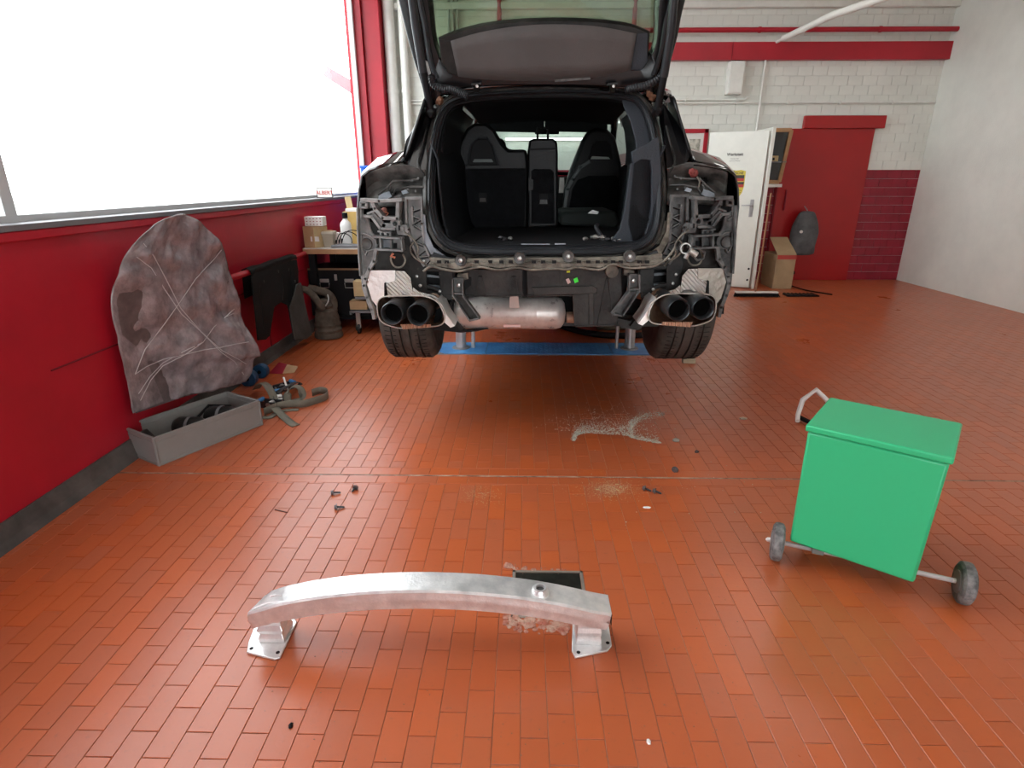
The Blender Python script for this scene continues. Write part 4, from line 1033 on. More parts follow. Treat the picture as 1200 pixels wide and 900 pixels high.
def buckle(px, py, ang, label, m=M_BLUE):
    p = F(px, py, .0); t = thing('ratchet_buckle', p, label, 'ratchet')
    R = Matrix.Rotation(ang, 3, 'Z'); z = .03
    q = MB()
    for s_ in (-.028, .028): q.box(p+R @ Vector((s_, 0, 0))+Vector((0, 0, z)), (.004, .13, .045), R)
    q.build('side_plate', M_DBOLT, t, bevel=.002)
    a, b = p+R @ Vector((-.032, .0, 0))+Vector((0, 0, z)), p+R @ Vector((.032, .0, 0))+Vector((0, 0, z)); MB().tube([a, b], .017, 12).build('spindle', M_BOLT, t)
    a, b = p+R @ Vector((-.03, .07, 0))+Vector((0, 0, z+.02)), p+R @ Vector((.03, .07, 0))+Vector((0, 0, z+.02)); MB().tube([a, b], .014, 10).build('handle', m, t)
    a, b = p+R @ Vector((-.03, -.05, 0))+Vector((0, 0, z)), p+R @ Vector((.03, -.05, 0))+Vector((0, 0, z)); MB().tube([a, b], .006, 8).build('bar', M_BOLT, t)
buckle(326, 470, .5, 'dark ratchet buckle with blue handle at heap centre')
buckle(333, 458, -.7, 'dark ratchet buckle at the back of strap heap')
buckle(318, 478, 1.4, 'dark ratchet buckle with blue handle next to crate')
def reel(px, py, r, label):
    p = F(px, py); t = thing('strap_reel', p, label, 'strap reel')
    R0 = p+Vector((0, 0, r*.9))
    MB().lathe([(r*.25, -.03), (r*.96, -.03), (r, -.024), (r, .024), (r*.96, .03), (r*.25, .03)], R0, 'Y', 26).build('roll', mat('blue_webbing', (.008, .06, .14), .5), t)
    MB().lathe([(r*.25, -.032), (r*.25, .032)], R0, 'Y', 14).build('core', M_BLACK, t)
reel(293, 451, .06, 'blue rolled strap against the wrapped panel, left of two')
reel(307, 442, .055, 'blue rolled strap behind the strap heap, right of two')
a = F(339, 462, .03)
tag(MB().tube([a, a+Vector((-.05, .06, .1))], .007, 8).build('steel_rod', M_WPL, origin=a), 'short white rod sticking up from the strap heap', 'rod')
# folded scrap of cardboard by the wall
p = F(330, 437)
cs = thing('card_scrap', p, 'folded brown card scrap on floor behind the strap heap', 'card')
MB().prism([p+Vector((-.09, -.02, .001)), p+Vector((.02, -.03, .001)), p+Vector((.03, .05, .05)), p+Vector((-.04, .07, .06))], (0, 0, .004)).build('flap', M_REDB, cs)
MB().prism([p+Vector((.02, -.03, .001)), p+Vector((.10, .0, .001)), p+Vector((.11, .06, .03)), p+Vector((.03, .05, .05))], (0, 0, .004)).build('flap', M_OAK, cs)

# outside the window: awning edge and post seen through the glass
aw = thing('awning', (-5.2, 11.6, 0), 'pale red awning edge outside the window, near the frame', 'awning')
a, b = P(387, 88, 12.0), P(417, 108, 9.2)
a = Vector((-4.1, 11.6, 3.55)); 
MB().bar(P(386, 86, 12.5), P(419, 106, 10.5), .18, .18).build('edge', M_RED, aw)
MB().bb(P(396, 200, 13).x, P(396, 200, 13).x+.12, 12.9, 13.0, -.1, 3.6).build('post', M_PIPE, aw)

# blue bin behind the car's left shoulder
a, b = P(425, 240, 7.7), P(436, 194, 7.7)
bnn = thing('blue_bin', (a.x, 7.7, 0), 'blue container behind the left shoulder of the car', 'container')
MB().bb(a.x+.01, a.x+.30, 7.7, 7.98, 0, b.z-.03).build('body', M_BLUEB, bnn, bevel=.01)
MB().bb(a.x+.0, a.x+.31, 7.69, 7.99, b.z-.03, b.z).build('lid', M_BLUEB, bnn, bevel=.006)

# ================================================================== in-ground lift
lf = thing('car_lift', (.2, 4.9, 0), 'two-post in-floor car lift with blue cover plate under the black car', 'car lift')
LX0, LX1, LY0, LY1 = -.74, 1.19, 4.74, 5.10
def octo(x0, x1, y0, y1, cl, cr):
    return [(x0+cl, y0), (x1-cr, y0), (x1, y0+cr), (x1, y1-cr), (x1-cr, y1), (x0+cl, y1), (x0, y1-cl), (x0, y0+cl)]
def flat(pts, z, h): return MB().prism([(x, y, z) for x, y in pts], (0, 0, h))
fb = flat([(LX0-.03, LY0-.02), (LX1+.03, LY0-.02), (LX1+.03, LY1+.02), (LX0-.03, LY1+.02)], -.003, .004); fb.build('pit_frame', M_SILL, lf)
flat(octo(LX0, LX0+.42, LY0, LY1, .07, .004), .001, .006).build('cover_plate', M_BLUE, lf, bevel=.001)
flat(octo(LX1-.42, LX1, LY0, LY1, .004, .07), .001, .006).build('cover_plate', M_BLUE, lf, bevel=.001)
tr_ = flat([(LX0+.425, LY0), (LX1-.425, LY0), (LX1-.425, LY1), (LX0+.425, LY1)], .001, .005).build('tread_plate', M_BLUE, lf)
q = MB()
nx, ny = 26, 8
for i in range(nx):
    for j in range(ny):
        x = LX0+.445+i*(LX1-LX0-.89)/(nx-1); y = LY0+.03+j*(LY1-LY0-.06)/(ny-1)
        q.box((x, y, .0065), (.026, .008, .002), Matrix.Rotation(PI/4 if (i+j) % 2 else -PI/4, 3, 'Z'))
stuff(q.build('tread_pattern', M_BLUE, tr_, smooth=0))
for (pxa, ra, pxb, rb_) in ((540.4, .045, 554.6, .017), (737.6, .045, 722.4, .015)):
    xa, xb = P(pxa, 405, 4.92).x, P(pxb, 405, 4.92).x
    pf_ = MB().cyl((xa, 4.92, .004), (xa, 4.92, .545), ra, 28).build('piston', M_STEEL, lf)
    MB().cyl((xb, 4.92, .004), (xb, 4.92, .545), rb_, 16).build('guide_rod', M_STEEL, lf)
    MB().lathe([(ra, .007), (ra+.035, .007), (ra+.03, .016), (ra, .018)], (xa, 4.92, 0), 'Z', 26, closed=True).build('gland', M_SILL, lf)
    MB().bb(min(xa, xb)-.06, max(xa, xb)+.06, 4.7, 5.14, .545, .575).build('lift_pad', M_SILL, lf, bevel=.005)
# black hose and grey tub lying beyond the lift
pts = [F(655, 384), F(668, 388.5), F(685, 393), F(705, 396), (F(730, 397)), F(760, 396)]
tag(MB().tube([p+Vector((0, 0, .03)) for p in spline(pts, 24)], .03, 10).build('exhaust_hose', M_BLACK, origin=pts[0]), 'thick black hose lying on the floor beyond the blue lift plate', 'hose')
p = F(728, 395); 
dt_ = thing('drip_tray', p+Vector((.1, .35, 0)), 'grey-green low tray on floor behind the right lift piston', 'tray')
MB().rings([[Vector((p.x+.05+a*s, p.y+.45+b*s*.9, z)) for a, b in ((-1, -1), (1, -1), (1, 1), (-1, 1))] for s, z in ((.24, .005), (.30, .10))]).build('tub', mat('tray_green', (.13, .14, .11), .5), dt_, bevel=.01)

# ================================================================== THE CAR
car = thing('car', (.12, 3.3, 0), 'black car raised on the lift, tailgate open and rear bumper removed', 'car')
def cx(Y): return .115+.030*(Y-3.0)
TZ = .335                                   # underside of the hanging tyres
WCY, WR = 3.58, .375
# ---- lower body sides
def arch(Y, base):
    for wy in (WCY, WCY+2.9):
        d = abs(Y-wy)
        if d < .43: return max(base, TZ+WR+math.sqrt(.43*.43-d*d)*.97)
    return base
ST = [(2.98, [(.700, 1.475), (.80, 1.462), (.868, 1.445), (.905, 1.420), (.925, 1.36), (.937, 1.28), (.940, 1.10), (.925, .86)]),
      (3.06, [(.705, 1.505), (.80, 1.492), (.875, 1.474), (.920, 1.440), (.945, 1.37), (.957, 1.28), (.958, 1.10), (.945, .80)]),
      (3.20, [(.70, 1.545), (.80, 1.53), (.880, 1.508), (.935, 1.462), (.968, 1.38), (.977, 1.28), (.977, 1.10), (.965, .78)]),
      (3.60, [(.70, 1.590), (.79, 1.578), (.880, 1.548), (.940, 1.49), (.982, 1.39), (.990, 1.25), (.990, 1.14), (.985, .60)]),
      (4.10, [(.70, 1.585), (.79, 1.57), (.870, 1.540), (.930, 1.48), (.965, 1.38), (.965, 1.20), (.950, .9), (.93, .58)]),
      (5.30, [(.69, 1.54), (.78, 1.53), (.860, 1.50), (.910, 1.45), (.945, 1.36), (.945, 1.18), (.935, .9), (.92, .58)]),
      (6.30, [(.67, 1.46), (.77, 1.46), (.860, 1.44), (.920, 1.40), (.960, 1.32), (.965, 1.18), (.955, .9), (.93, .58)]),
      (6.90, [(.60, 1.41), (.72, 1.40), (.830, 1.38), (.900, 1.34), (.945, 1.26), (.950, 1.12), (.940, .9), (.92, .58)]),
      (7.45, [(.50, 1.28), (.60, 1.27), (.700, 1.25), (.770, 1.21), (.82, 1.14), (.83, 1.02), (.82, .85), (.80, .60)])]
def stat(Y):
    for i in range(len(ST)-1):
        if ST[i][0] <= Y <= ST[i+1][0]:
            t = (Y-ST[i][0])/(ST[i+1][0]-ST[i][0])
            return [(a[0]+(b[0]-a[0])*t, a[1]+(b[1]-a[1])*t) for a, b in zip(ST[i][1], ST[i+1][1])]
    return ST[-1][1]
ys = [2.98, 3.02, 3.06, 3.12, 3.16, 3.2, 3.26, 3.33, 3.4, 3.48, 3.56, 3.64, 3.72, 3.8, 3.88, 3.95, 4.0, 4.1, 4.4, 4.8, 5.3, 5.8, 6.1, 6.15, 6.2, 6.3, 6.4, 6.5, 6.6, 6.7, 6.8, 6.85, 6.9, 6.95, 7.1, 7.3, 7.45]
for s in (-1, 1):
    rows = []
    for Y in ys:
        pr = stat(Y); lowz = arch(Y, pr[-1][1]); row = []
        for u, z in pr: row.append(Vector((cx(Y)+s*u, Y, max(z, lowz))))
        rows.append(row)
    if s > 0: rows = [list(reversed(r)) for r in rows]
    MB().grid(rows).build('quarter_panel', M_PAINT, car, solid=.012)
# roof and pillars
RE = [(3.17, .585, 1.795), (3.30, .605, 1.83), (3.6, .625, 1.885), (4.0, .63, 1.93), (4.6, .63, 1.965), (5.2, .62, 1.96), (5.6, .60, 1.92)]
rows = []
for Y, u, z in RE:
    rows.append([Vector((cx(Y)+a*u, Y, z+.055*(1-a*a)**.7 - (.012 if abs(a) == 1 else 0))) for a in (-1, -.93, -.8, -.5, -.2, 0, .2, .5, .8, .93, 1)])
MB().grid(rows).build('roof', M_PAINT, car, solid=.025)
for s in (-1, 1):
    q = MB()
    # roof rail, C pillar, A pillar
    q.tube([Vector((cx(Y)+s*(u+.004), Y, z-.01)) for Y, u, z in RE], .022, 8)
    q.tube([Vector((cx(5.6)+s*.60, 5.6, 1.915)), Vector((cx(6.3)+s*.69, 6.35, 1.45))], .035, 8)
    q.tube([Vector((cx(4.6)+s*.63, 4.62, 1.95)), Vector((cx(4.6)+s*.70, 4.55, 1.55))], .03, 6)
    q.build('pillar', M_PAINT, car)
    # rear side pillar between gate aperture and side glass
    sp = [[Vector((cx(Y)+s*(ub+(ur-ub)*t), Y, zb+(zr-zb)*t)) for t in (0, .2, .4, .6, .8, 1)] for Y, ub, zb, ur, zr in ((3.02, .70, 1.49, .59, 1.76), (3.10, .715, 1.52, .595, 1.785), (3.22, .71, 1.55, .60, 1.80), (3.34, .70, 1.57, .61, 1.83))]
    MB().grid(sp).build('side_pillar', mat('satin_black', (.004, .004, .005), .3, spec=.4), car, solid=.012)
    # side glass
    gl_ = []
    for Y, ur, zr in ((3.34, .61, 1.83), (3.7, .628, 1.89), (4.2, .63, 1.94), (4.9, .625, 1.955), (5.5, .605, 1.92)):
        ub, zb = stat(Y)[0]; gl_.append([Vector((cx(Y)+s*(ub+(ur-ub)*t), Y, zb+(zr-zb)*t)) for t in (0, .5, 1)])
    gl_.append([Vector((cx(6.3)+s*.67, 6.28, 1.455))]*2+[Vector((cx(6.3)+s*.665, 6.26, 1.475))])
    MB().grid(gl_).build('side_window', G_CAR, car)
    # shiny rail along window foot
    MB().tube([Vector((cx(Y)+s*(stat(Y)[0][0]+.004), Y, stat(Y)[0][1]+.006)) for Y in (3.05, 3.2, 3.6, 4.2, 5.3, 6.2)], .008, 6).build('window_trim', M_BOLT if s > 0 else M_PAINT, car)
# windscreen
ws = [[Vector((cx(Y)+a*u, Y+.0, z+.05*(1-a*a)*k)) for a in (-1, -.5, 0, .5, 1)] for Y, u, z, k in ((5.62, .59, 1.93, 1), (5.95, .62, 1.75, .8), (6.4, .66, 1.46, .6))]
MB().grid(ws).build('windscreen', G_WS, car)
# bonnet, front end, underbody
rows = []
for Y in (6.35, 6.6, 6.9, 7.2, 7.45):
    u, z = stat(Y)[0]; rows.append([Vector((cx(Y)+a*u, Y, z+.03*(1-a*a))) for a in (-1, -.5, 0, .5, 1)])
MB().grid(rows).build('bonnet', M_PAINT, car, solid=.01)
pr = stat(7.45)
q = MB(); rows = []
for k in (0, 1):
    Y = 7.45+.13*k; rows.append([Vector((cx(7.45)+s*u*(1-.1*k), Y, z*(1-.03*k))) for s, lst in ((-1, pr), (1, list(reversed(pr)))) for u, z in lst])
q.rings(rows); q.build('front_bumper', M_PAINT, car)
MB().bb(cx(5)-.80, cx(5)+.80, 4.05, 6.0, .575, .64).bb(cx(3.5)-.58, cx(3.5)+.60, 3.05, 4.05, .66, .72).bb(cx(6.7)-.55, cx(6.7)+.55, 6.0, 7.4, .60, .66).build('underbody', M_BLKP, car)
# inner rear bulkhead, wheel houses: closes the view under the load floor
q = MB()
q.bb(cx(3.1)-.60, cx(3.1)+.62, 3.12, 3.16, .70, 1.08)
for s in (-1, 1):
    x0, x1 = sorted((cx(3.5)+s*.60, cx(3.5)+s*.63)); q.bb(x0, x1, 3.1, 4.1, .66, 1.15)
    rows = []
    for i in range(13):
        a = PI*i/12; rows.append([Vector((cx(WCY)+s*.62, WCY-.44*math.cos(a), TZ+WR+.44*math.sin(a))), Vector((cx(WCY)+s*.97, WCY-.44*math.cos(a), TZ+WR+.44*math.sin(a)))])
    q.grid(rows)
    x0, x1 = sorted((cx(3.1)+s*.60, cx(3.1)+s*.93)); q.bb(x0, x1, 3.08, 3.11, .74, 1.30)
q.build('inner_body', M_BLACK, car, smooth=0)

# ---- wheels
def wheel_at(x, Y, s, full=True):
    w2 = .158
    c = Vector((x, Y, TZ+WR))
    prof = [(.265, -.135), (.30, -.155), (.335, -.152), (.358, -.138), (.368, -.120)]
    tx = [-.115, -.062, -.020, .022, .064, .115]
    pr_ = list(prof)
    for g_ in (-.078, -.027, .027, .078):
        pr_ += [(WR-.001*abs(g_)*20, g_-.006), (WR-.018, g_-.005), (WR-.018, g_+.005), (WR-.001*abs(g_)*20, g_+.006)]
    pr_ += [(.368, .120), (.358, .138), (.335, .152), (.30, .155), (.265, .135)]
    t = MB().lathe(pr_, c, 'X', 72, closed=False)
    o = t.build('tyre', M_TYRE, car, smooth=30)
    # lateral sipes cut by thin dark wedges
    q = MB()
    for k in range(72):
        a = 2*PI*k/72
        for (g0, g1, sk) in ((-.118, -.084, .02), (.084, .118, -.02), (-.071, -.055, .01), (.055, .071, -.01)):
            r0 = WR-.0005 if abs(g0) < .08 and abs(g1) < .08 else WR-.0025
            a1 = a+sk/2
            p_ = c+Vector((g0, r0*math.cos(a), r0*math.sin(a))); q_ = c+Vector((g1, r0*math.cos(a1), r0*math.sin(a1)))
            q.bar(p_, q_, .0028, .003, up=(0, math.cos(a), math.sin(a)))
    stuff(q.build('tread_sipes', M_GROOVE, o, smooth=0))
    inn = -s
    MB().lathe([(.262, inn*.13), (.255, inn*.06), (.235, -inn*.08), (.22, -inn*.12), (.235, -inn*.13), (.25, -inn*.12), (.262, -inn*.135)], c, 'X', 48).build('rim', M_DARK if False else mat('rim_dark', (.03, .03, .032), .35, metal=.6), car)
    sp_ = MB()
    for k in range(5):
        a = 2*PI*k/5; sp_.bar(c+Vector((s*.125, 0, 0)), c+Vector((s*.125, .235*math.cos(a), .235*math.sin(a))), .05, .02, up=(1, 0, 0))
    sp_.build('spoke', mat('rim_dark', (.03, .03, .032), .35, metal=.6), car)
for Y in (WCY, WCY+2.9):
    for s, lim in ((-1, 0), (1, 0)):
        wheel_at(cx(Y)+s*.815, Y, s)

# ---- tailgate aperture: rubber seal and body flange, lofted along the slanting opening
def Yo(py): return 2.84+(297-py)/190*.33
OUT = [(640, 301), (590, 301), (548, 299), (522, 291), (506, 272), (499.5, 245), (499, 212), (502, 175), (508, 145), (517, 124), (535, 112), (575, 106), (640, 103.5), (700, 104), (735, 108), (754, 117), (766, 138), (773, 170), (777.5, 215), (776.5, 252), (770, 277), (756, 292), (728, 299), (690, 301)]
NS = 120
base = sp2(OUT, NS, True); CXP, CYP = 638.5, 205.
def ring(dpx, dY):
    out = []
    n = len(base)
    for i, (x, y) in enumerate(base):
        x0, y0 = base[i-1]; x1, y1 = base[(i+1) % n]; tx_, ty_ = x1-x0, y1-y0; L = math.hypot(tx_, ty_)
        nx_, ny_ = -ty_/L, tx_/L
        if (CXP-x)*nx_+(CYP-y)*ny_ < 0: nx_, ny_ = -nx_, -ny_
        out.append(P(x+nx_*dpx, y+ny_*dpx, Yo(y)+dY))
    return out
MB().rings([ring(-3.5, .05), ring(-3, .012), ring(-1, .004), ring(0, .0), ring(1.2, .004), ring(1.2, .02)], caps=False).build('aperture_flange', M_DUST, car)
MB().rings([ring(1.5, .03), ring(1.5, -.004), ring(2.4, -.016), ring(4.0, -.020), ring(5.4, -.014), ring(6.2, .0), ring(7.6, .004), ring(9.5, .018), ring(10, .06)], caps=False).build('rubber_seal', M_SEAL, car)
MB().rings([ring(9.5, .03), ring(11, .03), ring(12.5, .06), ring(13, .14), ring(14, .30)], caps=False).build('aperture_lining', M_LINING, car)

# ---- rear side structure (lamp recess, brackets ...) built for the left, mirrored for the right
def side(sd):
    T = (lambda x, y: (x, y)) if sd < 0 else (lambda x, y: (1281-x, y-2.5))
    tp = lambda pts: [T(x, y) for x, y in pts]
    pl_ = M_LITGREY if sd < 0 else M_GREYP  # left brackets paler than right: window light put into the plastic's colour
    # pillar skin between flange and side glass
    q = MB()
    q.prism([P(*T(x, y), Y) for x, y, Y in ((508, 128, 3.17), (503, 124, 3.19), (489, 143, 3.16), (476, 164, 3.10), (472, 183, 3.03), (478, 197, 3.0), (499, 200, 3.0), (502, 172, 3.07), (507, 146, 3.12))], (0, .02, 0))
    q.build('pillar_skin', mat('satin_black', (.004, .004, .005), .3, spec=.4), car, smooth=0)
    # rust-tinged drip channel beside the aperture
    MB().tube([P(*T(x, y), Y) for x, y, Y in spline([(500, 150, 3.09), (494, 175, 3.03), (490, 192, 2.985), (497, 205, 2.97)], 14)], .006, 8).build('drip_channel', M_BLKP, car)
    # lamp recess: dished dusty sheet metal
    rows = []
    A = spline([(428, 206, 0), (436, 200.5, 0), (450, 196.5, 0), (472, 193, 0), (486, 196, 0), (499, 200, 0)], 16)
    B = spline([(429, 222, 0), (438, 214, 0), (452, 210, 0), (472, 208, 0), (486, 209, 0), (499, 212, 0)], 16)
    C_ = spline([(430, 232, 0), (441, 222, 0), (456, 217, 0), (472, 215, 0), (486, 217, 0), (499, 222, 0)], 16)
    D = spline([(427, 240, 0), (441, 234, 0), (456, 229, 0), (472, 226, 0), (486, 228, 0), (500, 232, 0)], 16)
    E2 = spline([(426, 245, 0), (441, 243, 0), (456, 242, 0), (472, 242, 0), (486, 242, 0), (500, 243, 0)], 16)
    for row, Y in ((A, 2.985), (B, 3.05), (C_, 3.06), (D, 3.0), (E2, 2.97)):
        rows.append([P(*T(p.x, p.y), Y-.015*(i/15)) for i, p in enumerate(row)])
    if sd > 0: rows = [list(reversed(r)) for r in rows]
    lr = MB().grid(rows).build('lamp_recess', M_DUST, car, solid=.006)
    q = MB()
    for ln in ([(443, 228), (452, 221), (461, 212), (476, 212), (490, 210)], [(456, 236), (464, 222), (480, 219), (496, 219)], [(470, 230), (476, 222)], [(445, 235), (455, 226), (458, 218)]):
        q.tube([P(*T(x, y), 2.985) for x, y in ln], .0055, 6)
    q.build('pressed_bead', M_DUST, lr)
    q = MB()
    for (x, y) in ((490, 209), (487, 224), (478, 222), (483, 212)):
        c = P(*T(x, y), 2.975); q.lathe([(.002, -.003), (.005, -.002), (.006, .002)], c, 'Y', 10)
    q.build('rivet', M_GREYP, lr)
    q = MB()
    for pts in ([(444, 229), (450, 226), (456, 224), (459, 230), (452, 234), (443, 235)], [(470, 224), (476, 222), (479, 226), (472, 228)]):
        q.plate(tp(pts), 2.955, .006)
    q.build('metal_tab', M_PVC, car)
    # rib column beside the aperture
    q = MB()
    q.plate(tp([(476, 231), (495, 231), (496, 262), (498, 288), (505, 303), (513, 309), (505, 314), (497, 311), (489, 298), (483, 282), (477, 262)]), 2.925, .014)
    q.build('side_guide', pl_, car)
    q = MB()
    for a in (((494, 232), (495, 262), (497, 286), (504, 301), (515, 307)), ((476, 232), (477, 262), (483, 284), (489, 299), (497, 311)), ((483, 243), (484, 262)),):
        q.pbars(tp(a), 2.905, .010, .03)
    for a in (((484, 247), (493, 244)), ((484, 253), (495, 257)), ((484, 262), (495, 256)), ((486, 264), (496, 270)), ((486, 281), (497, 273)), ((488, 284), (498, 288)), ((490, 299), (499, 292)), ((492, 301), (503, 300)), ((498, 310), (505, 303))):
        q.pbars(tp(a), 2.905, .0045, .026)
        MB().pbars([(x_, y_+1.6) for x_, y_ in tp(a)], 2.918, .008, .006).build('rib_shade', M_BLACK, car)  # black bars put the shade beside each rib into colour
    q.pbars(tp([(477, 232), (494, 232)]), 2.902, .012, .03)
    q.build('guide_rib', pl_, car)
    # mastic edge / sealed bright metal strip by the aperture corner
    MB().plate(tp([(494, 250), (498, 252), (500, 272), (508, 290), (523, 301), (536, 303.5), (520, 304), (505, 298), (497, 284), (493, 266)]), 2.895, .01).build('sealed_seam', M_PVC if sd < 0 else M_MUD, car)
    # big lamp carrier frames
    q = MB(); Y = 2.88
    q.pbars(tp([(426, 234), (446, 235.5), (471, 234)]), Y-.01, .016, .07)
    q.pbars(tp([(424, 237), (431, 237), (431, 243), (424, 243)]), Y, .010, .05, True)
    q.pbars(tp([(424, 243), (424, 256), (429, 260)]), Y, .009, .045)
    q.pbars(tp([(438, 236), (441, 244), (450, 255), (467, 256), (468, 236)]), Y, .017, .07)
    q.pbars(tp([(443, 235), (466, 235)]), Y, .012, .07)
    q.pbars(tp([(429, 253), (437, 254), (447, 268), (463, 268)]), Y-.01, .013, .05)
    q.pbars(tp([(432, 250), (440, 247)]), Y, .010, .04)
    q.pbars(tp([(438, 252), (450, 264), (461, 264)]), Y, .022, .02)
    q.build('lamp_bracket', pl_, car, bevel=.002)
    q = MB()
    q.plate(tp([(424, 256), (438, 262), (452, 270), (452, 279), (436, 276), (428, 266)]), 2.95, .01).plate(tp([(468, 234), (480, 234), (482, 290), (474, 286), (468, 262)]), 2.945, .012)
    q.build('backing_plate', M_BLKP, car)
    for dx in (0, 3.5, 7): MB().pbars(tp([(471+dx, 236), (471+dx, 262)]), 2.93, .006, .02).build('fluting', M_GREYP, car)
    # round sensor cup and connector cluster
    c = P(*T(463, 262), 2.86)
    MB().lathe([(.010, -.012), (.012, 0), (.024, 0), (.027, .012), (.027, .04), (.010, .04)], c, 'Y', 20, closed=True).build('sensor_cup', pl_, car)
    q = MB()
    q.plate(tp([(463, 265), (476, 263), (480, 269), (477, 276), (466, 275)]), 2.87, .03)
    for (x, y, w_, h_) in ((467, 267, 2, 6), (471, 268, 5, 4), (478, 270, 3, 4), (447, 273, 3, 4), (452, 274, 3, 3), (457, 275, 3, 3)):
        c = P(*T(x, y), 2.86); q.box(c, (w_*.0045, .02, h_*.0045))
    q.pbars(tp([(444, 271), (452, 272), (458, 272)]), 2.87, .008, .03)
    q.build('connector_block', pl_, car, bevel=.0015)
    for (x, y) in ((468, 267), (448, 274), (455, 275), (479, 269)): MB().box(P(*T(x, y), 2.852), (.009, .01, .022 if x == 468 else .01)).build('clip_slot', M_BLACK, car)
    # lower plastic box bracket
    q = MB()
    q.pbars(tp([(439, 277), (472, 279)]), 2.86, .008, .07).pbars(tp([(441, 291.5), (472, 293)]), 2.86, .008, .07).pbars(tp([(471, 278), (473, 293)]), 2.86, .006, .07).pbars(tp([(447, 278), (447.5, 292)]), 2.86, .008, .06)
    q.plate(tp([(447, 278), (472, 279), (473, 293), (447, 292)]), 2.90, .006)
    q.pbars(tp([(459, 279), (459, 293)]), 2.87, .006, .04)
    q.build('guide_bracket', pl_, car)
    MB().plate(tp([(449, 281), (458, 281), (458, 290), (449, 290)]), 2.882, .012).build('bracket_pad', M_PVC if sd < 0 else M_GREYP, car)
    MB().plate(tp([(461, 285), (465, 285), (465, 291), (461, 291)]), 2.885, .006).build('bracket_slot', M_BLACK, car)
    # outer bumper guide: tall curved plastic strip with cup
    gd = MB().plate(tp([(420, 242), (426, 251), (432, 257), (434, 268), (436, 273), (442, 278), (443, 284), (441, 291), (443, 296), (440, 306), (435, 314), (431, 322), (428, 332), (431, 346), (437, 360), (441, 372), (437, 371), (430, 356), (424, 338), (422, 320), (421, 300), (419, 270)]), 2.87, .02)
    gd = gd.build('bumper_guide', pl_, car, bevel=.004)
    q = MB().pbars(tp([(419.5, 244), (420, 270), (421.5, 300), (423, 322)]), 2.85, .008, .04)
    q.pbars(tp([(441, 293), (439, 306), (433.5, 315), (429, 326), (427.5, 334), (431, 348), (437, 362), (439, 372)]), 2.85, .017, .035)
    q.pbars(tp([(425, 273), (432, 275), (441, 281), (442, 286)]), 2.86, .006, .03).pbars(tp([(424, 276), (424, 290), (429, 299), (431, 294), (441, 292)]), 2.86, .006, .03)
    q.build('guide_flange', pl_, gd, bevel=.002)
    c = P(*T(429.5, 286), 2.866); MB().lathe([(.020, -.002), (.026, -.006), (.029, .0), (.029, .01), (.002, .014)], c, 'Y', 20).build('guide_cup', M_GREYP, gd)
    # body steel below: inner quarter, mounting plate with window hole
    q = MB()
    q.plate(tp([(436, 276), (476, 262), (498, 300), (500, 318), (498, 344), (486, 344), (482, 326), (474, 316), (440, 316)]), 2.965, .012)
    q.build('rear_panel', M_TRIM, car)
    c = P(*T(466, 304), 2.955)
    MB().lathe([(.034, -.006), (.038, 0), (.034, .008)][::1], c, 'Y', 24).build('body_grommet', M_BLKP, car)
    q = MB()
    q.plate(tp([(482, 292), (492, 302), (500, 315), (500, 337), (530, 346), (530, 352), (512, 350), (484, 338), (480, 312)]), 2.90, .010).plate(tp([(514, 317), (531, 317), (531, 346), (516, 343)]), 2.90, .010).plate(tp([(500, 313), (531, 315), (531, 319), (500, 318)]), 2.90, .01)
    q.plate(tp([(500, 334), (516, 338), (516, 344), (500, 340)]), 2.90, .01)
    mp = q.build('mounting_plate', M_BLKP, car, bevel=.002)
    MB().plate(tp([(499, 317), (516, 317), (516, 340), (499, 338)]), 3.02, .01).build('rail_end', M_BLACK, car)
    q = MB().pbars(tp([(501, 323), (514, 324)]), 2.99, .012, .02).pbars(tp([(503, 335), (514, 336)]), 2.97, .014, .03)
    q.build('rail_web', M_PVC, car)
    q = MB()
    for (x, y) in ((492.5, 334.5), (515.5, 341.5), (488.5, 324), (497, 306)): q.lathe([(.003, -.006), (.006, -.005), (.0085, -.001), (.0085, .002)], P(*T(x, y), 2.898), 'Y', 12)
    q.build('bolt', M_BOLT, mp)
    # channel leg and dark strut by the heat shield
    q = MB().pbars(tp([(531, 320), (531, 338), (526, 352), (531, 372), (540, 384)]), 2.93, .020, .03)
    q.build('side_strut', M_BLKP, car)
    # wiring
    q = MB()
    for ln, r_ in (([(474, 272), (484, 280), (490, 290), (489, 300), (496, 308), (503, 314)], .004), ([(485, 284), (481, 290), (483, 298), (490, 305), (500, 311)], .004), ([(460, 296), (458, 304), (462, 312), (470, 313), (475, 306), (472, 298)], .0045)):
        q.tube([P(*T(x, y), 2.86) for x, y in [(p.x, p.y) for p in spline(ln, 24)]], r_, 6)
    q.build('wiring', M_MUD, car)
    # exhaust heat shields
    MB().plate(tp([(434, 317), (463, 317), (463, 329), (452, 332), (450.5, 347), (443, 353), (441, 358), (436, 352), (430, 333)]), 2.84, .006).build('heat_shield', M_SHIELD2 if sd < 0 else mat('dull_shield', (.36, .33, .29), .45, metal=.4, bump=.5, bscale=35, var=.15), car)
    MB().plate(tp([(452.5, 332.5), (463.5, 329), (463.5, 317.5), (474, 318), (481, 326), (484, 346), (498, 346.5), (455, 349)]), 2.835, .006).build('corrugated_shield', M_SHIELD, car)
    MB().plate(tp([(484, 337), (490, 342), (507, 346), (518, 352), (520, 360), (512, 353), (498, 347.5), (484, 347)]), 2.83, .006).build('corrugated_shield', M_SHIELD, car)
    MB().pbars(tp([(451.5, 332), (451.5, 348)]), 2.828, .006, .02).build('shield_edge', M_BLACK, car)
